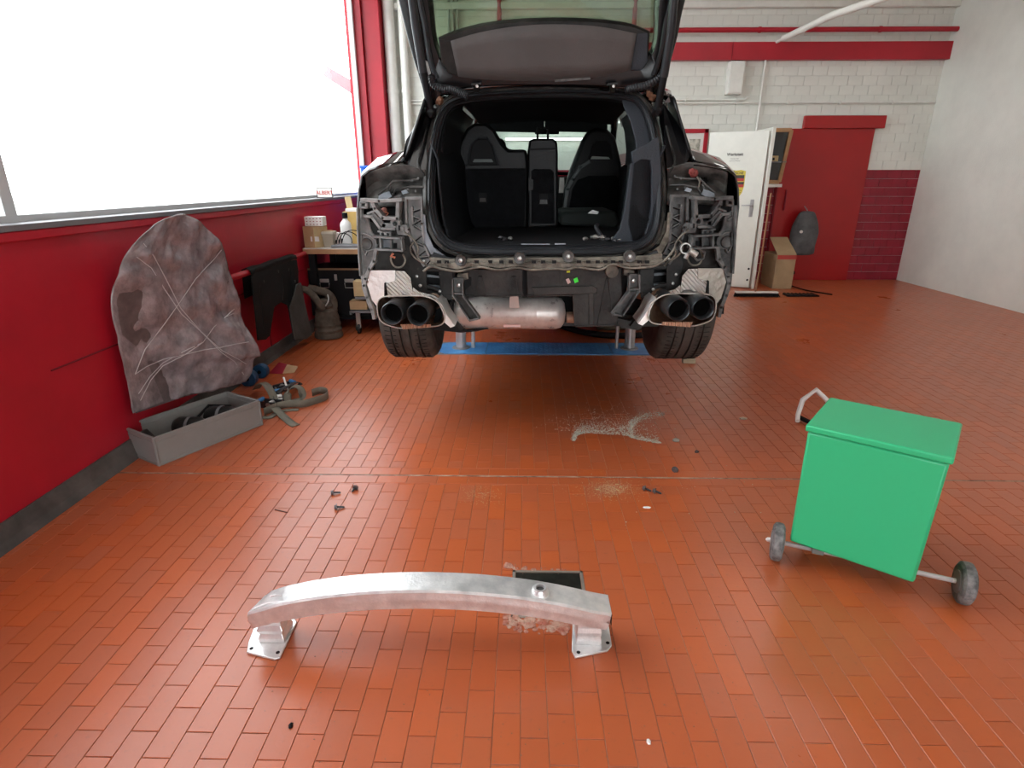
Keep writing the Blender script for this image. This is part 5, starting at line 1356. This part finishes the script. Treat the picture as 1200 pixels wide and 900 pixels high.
    rim = [(443, 353), (446, 349.5), (452, 347.5), (462, 347), (474, 346.7), (488, 346.7), (500, 347.8), (510, 352), (517, 359), (520.5, 366), (521, 375), (516, 381), (503, 383), (488, 384), (471, 384.5), (463, 383.5), (451, 379.5), (445, 374), (442.5, 366), (442, 358)]
    rr = sp2(rim, 64, True)
    def rg(k, Y, dy=0): return [P(*T(481+(x-481)*k, 365+(y-365)*k+dy), Y) for x, y in rr]
    sh = MB().rings([rg(1.0, 2.70), rg(1.0, 2.76), rg(.99, 2.85), rg(.90, 2.98, -3), rg(.55, 3.06, -5)], caps=False)
    sh = sh.add(rg(.55, 3.06, -5), [tuple(range(64))]).build('exhaust_shroud', M_RUST, car, solid=.004)
    MB().tube(rg(1.0, 2.70), .0032, 6, closed=True).build('shroud_rim', mat('dull_rim', (.42, .39, .35), .5, metal=.4, var=.3, vscale=20), sh)
    MB().plate(tp([(469, 380), (505, 380), (505, 383.5), (472, 386)]), 2.695, .006).build('shroud_lip', mat('tinted_lip', (.55, .33, .22), .4, metal=.5, wave=.6, wscale=30, wdir='X'), sh)
    MB().plate(tp([(512, 352), (518, 357), (524, 370), (533, 382), (528, 384), (521, 378), (519, 366)]), 2.72, .16).build('shield_wing', M_SHIELD2, car)
    q = MB(); q.box(P(*T(500, 353.5), 2.84), (.035, .03, .035)); q.build('hanger_bracket', M_SIL, sh)
    # twin tips: double-walled tubes
    tips = ((459, 368), (489.5, 369.3)) if sd < 0 else ((796, 363.5), (824.5, 362))
    for (x, y) in tips:
        c = P(x, y, 2.62); r_ = .0535
        d = Vector((-.09*sd, 1, .03)).normalized(); u_ = d.cross(Vector((0, 0, 1))).normalized(); w_ = u_.cross(d)
        def rg2(rad, t): return [c+d*t+(u_*math.cos(a)+w_*math.sin(a))*rad for a in [2*PI*k/40 for k in range(40)]]
        t_ = MB().rings([rg2(a*r_, t) for a, t in ((.76, .12), (.80, .02), (.86, .006), (.95, .0), (1.0, .005), (1.02, .02), (1.02, .13), (.90, .145), (.84, .16), (.82, .26))], caps=False).build('exhaust_tip', M_TIP, car, smooth=50)
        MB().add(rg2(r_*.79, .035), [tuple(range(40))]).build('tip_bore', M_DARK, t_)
        MB().tube([c+d*.24, c+d*.36+Vector((-.02*sd, 0, .0)), c+d*.46+Vector((-.10*sd, 0, .0))], [.043, .043, .04], 14).build('tail_pipe', M_RUST, car)
side(-1); side(1)
# pieces that differ left and right
MB().lathe([(.002, -.01), (.012, -.008), (.019, 0), (.021, .012), (.015, .014)], P(814, 203, 2.97), 'Y', 9).ico(P(811, 201, 2.965), .018).build('red_plug', mat('faded_red_plug', (.22, .04, .035), .6), car)
MB().tube([P(817, 207, 2.96), P(820, 213, 2.95), P(819, 219, 2.96)], .004, 6).build('plug_lead', M_MUD, car)
MB().lathe([(.002, -.01), (.010, -.008), (.015, 0), (.016, .014)], P(449.5, 247, 2.93), 'Y', 10).build('orange_plug', mat('salmon_plug', (.42, .16, .12), .6), car)
MB().tube([P(451, 247, 2.92), P(455, 250, 2.93), P(452, 253, 2.95)], .004, 6).build('plug_lead', M_ORWIRE, car)
q = MB(); q.tube([P(x, y, 2.84) for x, y in ((817, 290), (826, 296), (824, 303), (817, 305), (812, 300))], .006, 6).build('sensor_lead', M_GREYP, car)
q = MB(); c0, c1 = P(808, 293, 2.83), P(816, 299, 2.83)
q.tube([c0, c1], .017, 12).lathe([(.021, -.01), (.026, -.01), (.026, .01), (.021, .01)], P(803, 291, 2.84), 'Y', 18, closed=True).tube([P(806, 297, 2.83), P(803, 303, 2.83)], .010, 8)
q.build('parking_sensor', M_BOLT, car)
q = MB(); q.tube([P(461, 297, 2.85), P(458, 300, 2.85), P(463, 302, 2.85)], .006, 6).build('connector', M_ORWIRE, car)
# paint-sealer patch low on right flange
MB().plate([(772, 262), (783, 258), (783, 275), (775, 290), (762, 300), (752, 301), (765, 290)], 2.93, .008).build('sealed_seam', M_MUD, car)

# ---- load sill: dirty slotted plastic strip
q = MB()
q.plate([(503, 302), (530, 304), (600, 302.5), (700, 302), (760, 300), (776, 297), (776, 303), (760, 306), (640, 307), (505, 308)], 2.80, .03)
q.plate([(503, 308), (505, 308), (640, 308), (762, 307), (777, 303), (775, 308), (763, 311), (736, 312), (718, 308), (703, 314), (677, 312), (655, 315), (640, 314), (622, 314), (606, 312), (584, 314.5), (564, 311), (551, 313), (536, 316), (519, 313), (503, 311)], 2.775, .03)
sill = q.build('bumper_support', M_MUD, car, bevel=.002)
q = MB(); x = 512
while x < 768:
    if not any(abs(x-b) < 8 for b in (540, 609, 666, 738)): q.plate([(x, 305.2), (x+5, 305.2), (x+5, 308.6), (x, 308.6)], 2.768, .006)
    x += random.choice((9, 11, 13, 16))
q.build('support_slot', M_BLACK, sill)
q = MB(); x = 508
while x < 765: q.plate([(x, 307.5), (x+.8, 307.5), (x+.8, 313), (x, 313)], 2.766, .012); x += random.choice((12, 15, 19))
q.build('support_rib', M_MUD, sill)['kind'] = 'stuff'
for (x, y) in ((540, 305), (609, 302.5), (666, 300.5), (738, 300.5)):
    c = P(x, y, 2.765); cup = MB().lathe([(.018, -.008), (.026, -.010), (.028, 0), (.028, .02), (.010, .022)], c, 'Y', 20).build('bolt_cup', M_DUST, sill)
    MB().lathe([(.004, -.018), (.010, -.016), (.012, -.006), (.014, -.004), (.014, .01)], c, 'Y', 6).build('bolt', M_BOLT, cup)
wav = [(496, 318), (505, 312.5), (519, 315.5), (536, 318), (551, 315), (564, 313), (584, 316.5), (606, 313.7), (622, 316), (650, 315), (664, 316), (677, 313.5), (703, 316), (718, 309.5), (736, 314), (763, 312.5), (775, 308), (784, 300), (789, 293), (792, 288)]
MB().tube([P(p.x, p.y, 2.765) for p in spline(wav, 90)], .0055, 6).build('seal_lip', M_MUD, car)
# load sill ledge between seal and strip
MB().plate([(508, 296), (525, 302), (560, 305), (720, 305), (755, 301), (770, 293), (772, 298), (757, 306), (720, 308), (560, 308), (520, 306), (505, 300)], 2.83, .02).build('sill_ledge', M_SEAL, car)

# ---- under-bumper trims
def ribbed(pts, Y, d, nm, m=M_TRIM): return MB().plate(pts, Y, d).build(nm, m, car, bevel=.004)
t1 = ribbed([(543, 316), (613, 315), (613, 347), (582, 348), (545, 346)], 2.86, .04, 'undertray_left'); t1.name = 'undertray'
q = MB()
for ln in ([(557, 347), (561, 324), (564, 324), (569, 347)], [(597, 345), (601, 324), (604, 324), (607, 347)], [(545, 346), (585, 347.5), (613, 346)]): q.pbars(ln, 2.853, .005, .012)
q.build('stiffener', M_TRIM, t1)
MB().plate([(545, 325), (552, 325), (552, 334), (545, 340)], 2.85, .012).build('recess', M_BLACK, t1)
t2 = ribbed([(617, 315), (728, 314), (729, 345), (723, 382.5), (674, 384), (671, 347), (618, 348)], 2.83, .06, 'undertray')
q = MB(); q.plate([(624, 337), (695, 335), (700, 338), (700, 344), (672, 345), (626, 346)], 2.815, .02).plate([(690, 338), (696, 337), (696, 381), (690, 381)], 2.818, .02); q.build('raised_rib', M_TRIM, t2, bevel=.003)
q = MB()
for ln in ([(700, 382), (711, 326), (713, 326), (718, 370)], [(657, 316), (657, 346)], [(618, 346), (672, 346), (674, 382), (722, 381)]): q.pbars(ln, 2.822, .004, .012)
q.build('stiffener', M_TRIM, t2)
MB().plate([(612, 316), (618, 316), (618, 348), (612, 348)], 2.89, .01).build('undertray_gap', M_BLACK, car)
MB().plate([(672, 327), (676.5, 325), (678, 330), (673.5, 332)], 2.824, .002).build('sticker', M_NEON, t2)
MB().plate([(664, 317.3), (668, 317), (668, 319.5), (664, 319.5)], 2.824, .002).build('sticker', M_NEONY, t2)
MB().plate([(663, 327.5), (666.5, 326), (669, 331), (665.5, 333)], 2.824, .002).build('sticker', M_PINK, t2)
MB().plate([(530, 340), (545, 345), (672, 346), (672, 362), (531, 362)], 3.12, .01).build('rear_bulkhead', M_BLACK, car)
c = P(717, 318, 2.80); MB().lathe([(.020, -.006), (.030, -.008), (.032, .0), (.030, .03), (.004, .034)], c, 'Y', 18).build('tow_eye_cup', M_MUD, car)
# bracket arms left and right
for sd in (-1, 1):
    T = (lambda x, y: (x, y)) if sd < 0 else (lambda x, y: (1281-x-1.5, y-5))
    tp = lambda pts: [T(x, y) for x, y in pts]
    q = MB().plate(tp([(530.5, 326), (543, 326), (543.5, 347), (531, 346)]), 2.80, .03)
    q.pbars(tp([(531, 327), (531, 346)]), 2.785, .006, .05).pbars(tp([(542.5, 327), (543, 347)]), 2.785, .006, .05).pbars(tp([(531, 343), (543, 343.5)]), 2.785, .006, .04)
    ar = q.build('bracket_arm', M_GREYP, car)
    q = MB().plate(tp([(531.5, 346), (543.5, 347), (562, 372), (551, 375)]), 2.785, .025).build('arm_blade', M_TRIM if sd < 0 else M_GREYP, ar)
    q = MB().pbars(tp([(531.5, 346), (551, 375)]), 2.765, .006, .05).pbars(tp([(543.5, 347), (562, 372)]), 2.765, .006, .05).pbars(tp([(551, 374.5), (562, 372)]), 2.765, .008, .05)
    q.build('arm_flange', M_GREYP, ar)
    MB().lathe([(.003, -.012), (.009, -.010), (.011, 0)], P(*T(537.5, 334), 2.80), 'Y', 12).build('bolt', M_BOLT, ar)
    MB().plate(tp([(536, 322), (548, 320), (549, 327), (536, 330)]), 2.83, .03).build('arm_root', M_MUD, ar)

# ---- muffler across the rear
mx0, mx1 = P(530.5, 367, 3.0), P(662, 366, 3.0)
mc = (mx0+mx1)/2; hl = (mx1-mx0).x/2; R_ = .086
mf = MB().lathe([(.004, -hl-.004), (R_*.6, -hl+.003), (R_*.88, -hl+.02), (R_, -hl+.05), (R_, -.0+hl*.50-.004), (R_*1.012, hl*.5), (R_, hl*.5+.004), (R_, hl-.05), (R_*.88, hl-.02), (R_*.6, hl-.003), (.004, hl+.004)], mc, 'X', 48).build('muffler', M_SIL, car, smooth=45)
MB().plate([(598.5, 346), (600, 341), (604, 340), (607, 342), (608.5, 361), (597, 361), (597, 350)], 2.905, .006).build('hanger_tab', mat('tab_steel', (.42, .32, .28), .45, metal=.2), mf)
MB().lathe([(.003, -.004), (.008, -.003), (.008, .002)], P(603.5, 344.5, 2.905), 'Y', 12).build('rivet', M_BOLT, mf)
MB().plate([(590, 380.5), (610, 380.5), (610, 383.5), (590, 383.5)], 2.912, .004).build('weld_plate', M_PINK, mf)
MB().tube([P(664, 372, 3.0), P(680, 372, 3.0)], .03, 14).build('muffler_outlet', M_RUST, mf)
MB().plate([(506, 386), (512, 360), (523, 352), (533, 352), (530, 366), (534, 382), (545, 387), (572, 385.5), (558, 388.5), (540, 390)], 2.93, .03).build('shield_skirt', M_BLACK, car)
MB().plate([(720, 372), (738, 376), (752, 372), (757, 380), (748, 387), (728, 384)], 2.95, .03).build('shield_skirt', M_BLKP, car)

# ---- interior
LZ = 1.105
def lx(px, Y): return P(px, 250, Y).x
MB().bb(cx(3.4)-.545, cx(3.4)+.55, 2.90, 4.02, LZ-.03, LZ).build('load_floor', M_SEATB, car)
q = MB(); q.bb(lx(611, 2.9), lx(645, 2.9), 2.895, 2.905, LZ, LZ+.004).bb(lx(651, 2.9), lx(664, 2.9), 2.90, 2.91, LZ, LZ+.006); q.build('latch_plate', M_PVC, car)
# side trims
for s in (-1, 1):
    X = lambda Y, u: cx(Y)+s*u
    rows = []
    for z, u in ((LZ-.01, .47), (LZ+.03, .50), (LZ+.12, .52), (1.35, .53), (1.50, .535), (1.56, .56)):
        rows.append([Vector((X(Y, u+du_), Y, z)) for Y, du_ in ((3.0, .0), (3.1, .01), (3.4, .01), (3.7, .0), (4.05, .0))])
    MB().grid(rows).build('side_trim', M_LINR if s > 0 else M_LINING, car, solid=.01)
    rows = [[Vector((X(Y, .60), Y, z)) for Y in (4.05, 5.0, 6.3)] for z in (.70, 1.1, 1.5)]
    MB().grid(rows).build('door_trim', M_LINING, car, solid=.02)
    # slim upper pillar trim inside
    MB().grid([[Vector((X(Y, u), Y, z)) for Y in (3.26, 3.36, 3.48, 3.9, 4.35)] for z, u in ((1.5, .56), (1.6, .56), (1.72, .54), (1.80, .51))]).build('pillar_trim', M_LINING, car, solid=.008)
MB().prism([P(x, y, Yo(y)+.045) for x, y in ((728, 113), (744, 116), (757, 128), (764, 148), (768, 168), (770, 176), (747, 186), (745, 165), (739, 142), (731, 124))], (0, .02, 0)).build('pillar_cover', M_LINR, car, bevel=.004)
# right trim details: frame round the stowage recess, net
fr_ = [(741, 180), (755, 176), (766, 176), (769, 200), (771, 235), (768, 262), (760, 280), (748, 288), (735, 288), (730, 270), (735, 245), (739, 215)]
q = MB()
q.plate([(740, 178), (772, 160), (774.5, 185), (776, 220), (775, 250), (770, 270), (760, 283), (757, 283), (763, 262), (764, 235), (764, 200), (762, 188), (752, 187), (742, 192)], 2.97, .03)
q.plate([(739, 192), (744, 189), (740, 230), (737, 262), (743, 285), (724, 288), (717, 282), (727, 268), (732, 245), (736, 215)], 3.05, .03)
rt = q.build('trim_frame', M_LINR, car, bevel=.004)
MB().plate([(741, 188), (765, 186), (766, 240), (762, 280), (742, 286), (737, 262), (740, 225)], 3.09, .01).build('trim_pocket', M_LINING, rt)
q = MB()
net = [(744, 240), (748, 250), (755, 256), (763, 258)]
for i in range(9):
    t = i/8; q.pbars([(744+t*18, 240+18*t**.6), (745+t*16, 286-t*14)], 3.03, .0025, .003)
for i in range(10):
    t = i/9; q.pbars([(744, 243+t*42), (762, 259+t*14)], 3.03, .0025, .003)
stuff(q.build('net_mesh', M_BLACK, rt, smooth=0))
MB().tube([P(x, y, 3.03) for x, y in net], .005, 6).build('net_hem', M_BLACK, rt)
# headliner
rows = [[Vector((cx(Y)+a*u*.97, Y, z+.03*(1-a*a)-.03)) for a in (-1, -.5, 0, .5, 1)] for Y, u, z in ((3.18, .58, 1.80), (3.6, .61, 1.875), (4.6, .62, 1.95), (5.55, .59, 1.90))]
MB().grid(rows).build('headliner', M_HEAD, car, solid=.01)
q = MB(); q.bb(cx(5)-.6, cx(5)+.6, 4.0, 6.1, .66, .70); q.build('cabin_floor', M_SEATB, car)

def seat_panel(name, px, Y, d, m, parent, lean=.0, bevel=.02):
    return MB().plate(px, Y, d).build(name, m, parent, bevel=bevel)
# rear seat, left half
ls = seat_panel('seat_back', [(526, 262), (520, 225), (525, 197), (533, 194), (539, 165), (547, 150), (556, 144), (570, 144), (580, 152), (589, 168), (596, 175), (617, 175), (620, 196), (619, 268), (560, 272)], 4.02, .12, M_SEAT, car)
MB().plate([(532, 198), (616, 197), (615, 266), (530, 268)], 4.005, .012).build('seat_back_carpet', M_SEATB, ls, bevel=.004)
MB().plate([(549, 194), (553, 170), (560, 163), (571, 163), (576, 170), (583, 194)], 4.008, .012).build('headrest_recess', M_BLACK, ls, bevel=.004)
MB().plate([(554, 190), (556, 186.5), (576, 186.5), (578, 190)], 4.0, .008).build('headrest_gap', mat('faint_green', (.05, .07, .065), .4), ls)
q = MB(); q.pbars([(547, 194), (552, 170), (560, 162), (571, 162), (577, 170), (585, 194)], 4.0, .010, .012); q.build('seat_piping', M_LINING, ls)
MB().plate([(562.5, 232), (569, 232), (569.5, 236.5), (562, 236.5)], 3.995, .01).build('pull_handle', M_GREYL, ls)
MB().plate([(561, 226), (570, 226), (570.5, 238), (561, 238)], 4.0, .008).build('handle_cup', M_BLACK, ls)
# rear seat, centre part
cs_ = seat_panel('centre_backrest', [(618, 268), (618, 180), (620, 164), (626, 162), (648, 162), (653, 166), (654, 180), (654, 266)], 3.93, .12, M_SEAT, car, bevel=.015)
MB().plate([(623, 262), (622.5, 201), (626, 198), (645, 198), (649, 202), (650, 262)], 3.918, .012).build('seat_back_carpet', M_SEATB, cs_, bevel=.004)
MB().plate([(619, 174), (653, 173), (653, 175), (619, 176)], 3.92, .012).build('seam', M_BLACK, cs_)
MB().plate([(632, 227), (642, 227), (643, 240), (631.5, 240)], 3.912, .008).build('handle_cup', M_BLACK, cs_)
MB().plate([(633, 234), (641, 234), (641.5, 239), (632.5, 239)], 3.906, .008).build('pull_handle', M_GREYP, cs_)
MB().plate([(619.5, 208), (625, 211), (625, 222), (619.5, 224)], 3.912, .02).build('belt_guide', M_BLKP, cs_)
q = MB().tube([P(630, 164, 3.98), P(630, 150, 3.98), P(642, 150, 3.98), P(642, 164, 3.98)], .008, 8); q.build('headrest_post', M_BLACK, cs_)
# folded right rear seat and right front seat behind
MB().plate([(656, 264), (656, 251), (662, 248), (722, 247), (728, 262), (722, 268)], 4.06, .6).build('folded_seat', mat('green_black_fabric', (.025, .036, .033), .8), car, bevel=.02)
MB().plate([(689, 250), (694, 246), (702, 248), (700, 251)], 4.04, .01).build('belt_buckle', M_BOLT, car)
fs = seat_panel('front_seat', [(659, 252), (662, 222), (668, 200), (676, 180), (683, 163), (690, 152), (700, 149), (712, 151), (721, 160), (726, 180), (731, 205), (733, 250)], 4.95, .16, M_SEAT, car, bevel=.03)
MB().plate([(666, 250), (671, 222), (677, 211), (690, 206), (722, 206), (728, 214), (729, 250)], 4.93, .02).build('seat_back_carpet', M_SEATB, fs, bevel=.006)
MB().plate([(689, 187), (694, 170), (699, 165), (711, 165), (716, 170), (718, 187)], 4.94, .014).build('headrest_recess', M_BLACK, fs, bevel=.004)
MB().plate([(692, 186.5), (694, 183), (713, 184), (715, 186.5)], 4.93, .01).build('headrest_gap', mat('pale_gap', (.45, .52, .48), .4), fs)
MB().pbars([(661, 248), (665, 222), (671, 210), (680, 196), (690, 190)], 4.925, .03, .02).build('seat_shell', mat('shell_green', (.05, .065, .062), .4), fs, bevel=.004)
# left front seat behind the rear bench
MB().plate([(575, 240), (570, 190), (574, 170), (585, 160), (592, 165), (596, 190), (600, 240)], 5.0, .14).build('front_seat', M_SEAT, car, bevel=.03)
for x0_, x1_ in ((566, 638), (638.5, 712)):
    MB().plate([(x0_, 134), (x1_, 134), (x1_, 152), (x1_-4, 155.5), (x0_+5, 154), (x0_, 150)], 5.66, .02).build('sun_visor', M_HEAD, car, bevel=.006)
# dashboard with vents and screen glow-less panel
q = MB().bb(cx(6)-.62, cx(6)+.62, 5.95, 6.35, 1.05, 1.44); q.build('dashboard', M_BLKP, car, bevel=.03)
MB().plate([(656, 208), (661, 208), (662, 226), (655, 226)], 5.9, .02).build('air_vent', M_SIL, car)
MB().bb(cx(5.7)-.10, cx(5.7)+.12, 5.70, 5.73, 1.80, 1.86).build('rear_mirror', M_BLACK, car, bevel=.008)
# loose screws and a tow eye in the boot
tool = thing('bent_bracket', P(705, 272, 3.2), 'bent black metal bracket lying in the boot, right side', 'bracket')
b_ = [P(p[0], p[1], 3.15) for p in ((706, 272), (703, 266), (700, 259), (703, 257))]
zz_ = min(p.z for p in b_); b_ = [Vector((p.x, p.y+i*.03, LZ+.012+(p.z-zz_)*.9)) for i, p in enumerate(b_)]
MB().tube(b_, .011, 8).build('arm', M_DBOLT, tool)
MB().ico(b_[0]+Vector((.0, -.01, .0)), .022, (1, 1, .7)).ico(b_[0]+Vector((-.035, .02, .0)), .02, (1.5, 1, .7)).build('foot', M_BOLT, tool, smooth=0)
for i, (x, dy, lab) in enumerate(((712, .0, 'metal clip on the boot floor against the bent black bracket'), (719, .03, 'dark screw behind the clips on the right of the boot floor'), (717, -.06, 'screw on the boot floor nearest the sill at right'), (724, -.02, 'rightmost loose screw on the boot floor beside the trim'),
        (592, 0, 'bright screw on the left half of the boot floor'), (598, .03, 'dark screw right of the bright one on the boot floor'), (586, .07, 'dark clip farthest left on the boot floor'), (686, .02, 'small clip alone in the middle right of the boot floor'))):
    c = Vector((P(x, 275, 3.1).x, 3.08+dy, LZ+.001))
    o = MB().ico(c+Vector((0, 0, .009)), .013, (1.6, 1, .9), i).build('screw', M_BOLT if i % 2 else M_DBOLT, origin=c, smooth=0)
    tag(o, lab, 'screw', 'loose screws on the boot floor')

# ---- raised tailgate
def Yg(py): return 3.17-(112-py)/112*.10
def gp(x, y, d=0): return P(x, y, Yg(y)+d)
outer = [(504, 122), (490, 86), (478, 45), (467, 0), (437, -120), (418, -220), (440, -270), (530, -295), (640, -300), (752, -295), (842, -270), (864, -220), (838, -120), (803, 0), (794, 42), (783, 82), (771, 118), (756, 105), (700, 101), (640, 100), (575, 101), (524, 107)]
inner = [(522, 66), (516, 58), (511, 40), (507, 0), (498, -80), (492, -130), (500, -160), (560, -172), (640, -175), (722, -172), (778, -160), (784, -130), (778, -80), (768, 0), (767, 36), (764, 54), (757, 62), (740, 66), (700, 68), (640, 68), (575, 68), (540, 67)]
NG = 110
oo, ii = sp2(outer, NG, True), sp2(inner, NG, True)
rings_ = []
for k, d in ((0, .03), (0, -.025), (.04, -.034), (.35, -.038), (.85, -.036), (1, -.01), (1, .02)):
    rings_.append([gp(a[0]+(b[0]-a[0])*k, a[1]+(b[1]-a[1])*k, d) for a, b in zip(oo, ii)])
rings_ = rings_+[[v+Vector((0, .03, 0)) for v in rings_[-1]], [v+Vector((0, .04, 0)) for v in rings_[0]]]
tg = MB().rings(rings_, closed=True).build('tailgate', mat('satin_black_inner_paint', (.004, .004, .005), .25, spec=.35), car, smooth=50)
gl2 = MB(); gv = [gp(x, y, .035) for x, y in ii]; gl2.prism(gv, (0, .004, 0)).build('tailgate_window', G_GATE, tg, smooth=0)
top_c = spline([(514, 45), (530, 38), (560, 29), (600, 23.5), (640, 21.5), (680, 22), (710, 24), (740, 29), (761, 38)], 24)
bot_c = spline([(519, 84), (530, 90), (560, 94), (600, 96), (640, 96.5), (690, 95), (720, 92), (748, 85), (758, 76)], 24)
rows = []
for t in (0, .06, .5, 1):
    rows.append([gp(a.x+(b.x-a.x)*t, a.y+(b.y-a.y)*t, -.025-(.015 if .05 < t < .9 else 0)) for a, b in zip(top_c, bot_c)])
pc = MB().grid(rows).build('parcel_cover', M_BLKP, tg, solid=.01)
top2 = spline([(528, 48), (560, 38.5), (600, 31.5), (642, 28.5), (690, 30), (720, 34), (746, 39.5)], 24)
bot2 = spline([(537, 90), (560, 92.5), (600, 94.3), (640, 94.5), (690, 92), (715, 88), (739, 82)], 24)
rows = [[gp(a.x+(b.x-a.x)*t, a.y+(b.y-a.y)*t, -.056) for a, b in zip(top2, bot2)] for t in (0, .3, .7, 1)]
MB().grid(rows).build('cover_fabric', M_GREYL, pc, solid=.008)
for (nm, pts) in (('cover_end', [(746, 40), (759, 38), (759, 72), (752, 82), (739, 83)]), ('cover_end', [(514, 46), (528, 48), (537, 89), (526, 86), (518, 72)])):
    MB().prism([gp(x, y, -.055) for x, y in pts], (0, .01, 0)).build(nm, M_LINR if pts[0][0] > 700 else M_BLKP, pc, bevel=.003)
MB().prism([gp(x, y, -.065) for x, y in ((650, 93.5), (692, 90.5), (692, 93), (650, 96))], (0, .008, 0)).build('cover_clip', M_GREYP, pc)
# channel strips up both sides of the gate
for pts in ([(512, 92), (504, 70), (498, 30), (492, 0), (480, -80)], [(766, 88), (775, 60), (781, 25), (787, 0), (800, -80)]):
    MB().tube([gp(p.x, p.y, -.045) for p in spline(pts, 20)], .012, 8).build('gate_seal', M_SEAL, tg)
MB().prism([gp(x, y, -.05) for x, y in ((497, 70), (501, 72), (505, 86), (502, 88))], (0, .01, 0)).build('wiring_clip', M_BOLT, tg)
for pts in ([(482, -10), (487, 30), (496, 85), (505, 132)], [(791, -10), (786, 40), (778, 90), (770, 130)]):
    a, b, c, d = [P(x, y, Y) for (x, y), Y in zip(pts, (2.93, 2.96, 3.01, 3.06))]
    st = MB().tube([a+(a-b)*1.2, a, b, c], .0195, 16).build('gas_strut', M_SEAL, tg); MB().tube([c, d], .017, 14).build('strut_sleeve', M_BLACK, st)
    MB().ico(d, .03, (1, 1, 1)).build('ball_joint', M_BLACK, st)
for pts in ([(506, 88), (508, 98), (518, 104), (530, 105), (540, 109), (548, 113)], [(782, 62), (779, 80), (772, 92), (758, 100), (744, 103), (733, 106)]):
    sp_ = spline([P(x, y, 3.04) for x, y in pts], 46)
    MB().tube(sp_, [.016+.003*(i % 2) for i in range(46)], 10).build('wiring_grommet', M_SEAL, tg)
for x in (558, 718):
    q = MB(); q.prism([P(x-6, 97.5, 3.08), P(x+6, 96.5, 3.08), P(x+6, 99, 3.08), P(x-6, 100, 3.08)], (0, .03, 0)); q.prism([P(x-3, 99, 3.09), P(x+3, 99, 3.09), P(x+3, 108, 3.12), P(x-3, 108, 3.12)], (0, .03, 0)); hgg = q.build('hinge', M_BLKP, tg)
    MB().lathe([(.003, -.004), (.007, -.003), (.007, .002)], P(x+1, 101, 3.08), 'Y', 8).build('hinge_bolt', M_BOLT, hgg)
# orange-brown wiring peeping out under the hinges
for x, y in ((515, 118), (762, 109), (765, 113)): MB().ico(P(x, y, 3.15), .022, (1, 1, 1.2)).build('wire_plug', mat('brown_plug', (.16, .07, .035), .6), car, smooth=0)
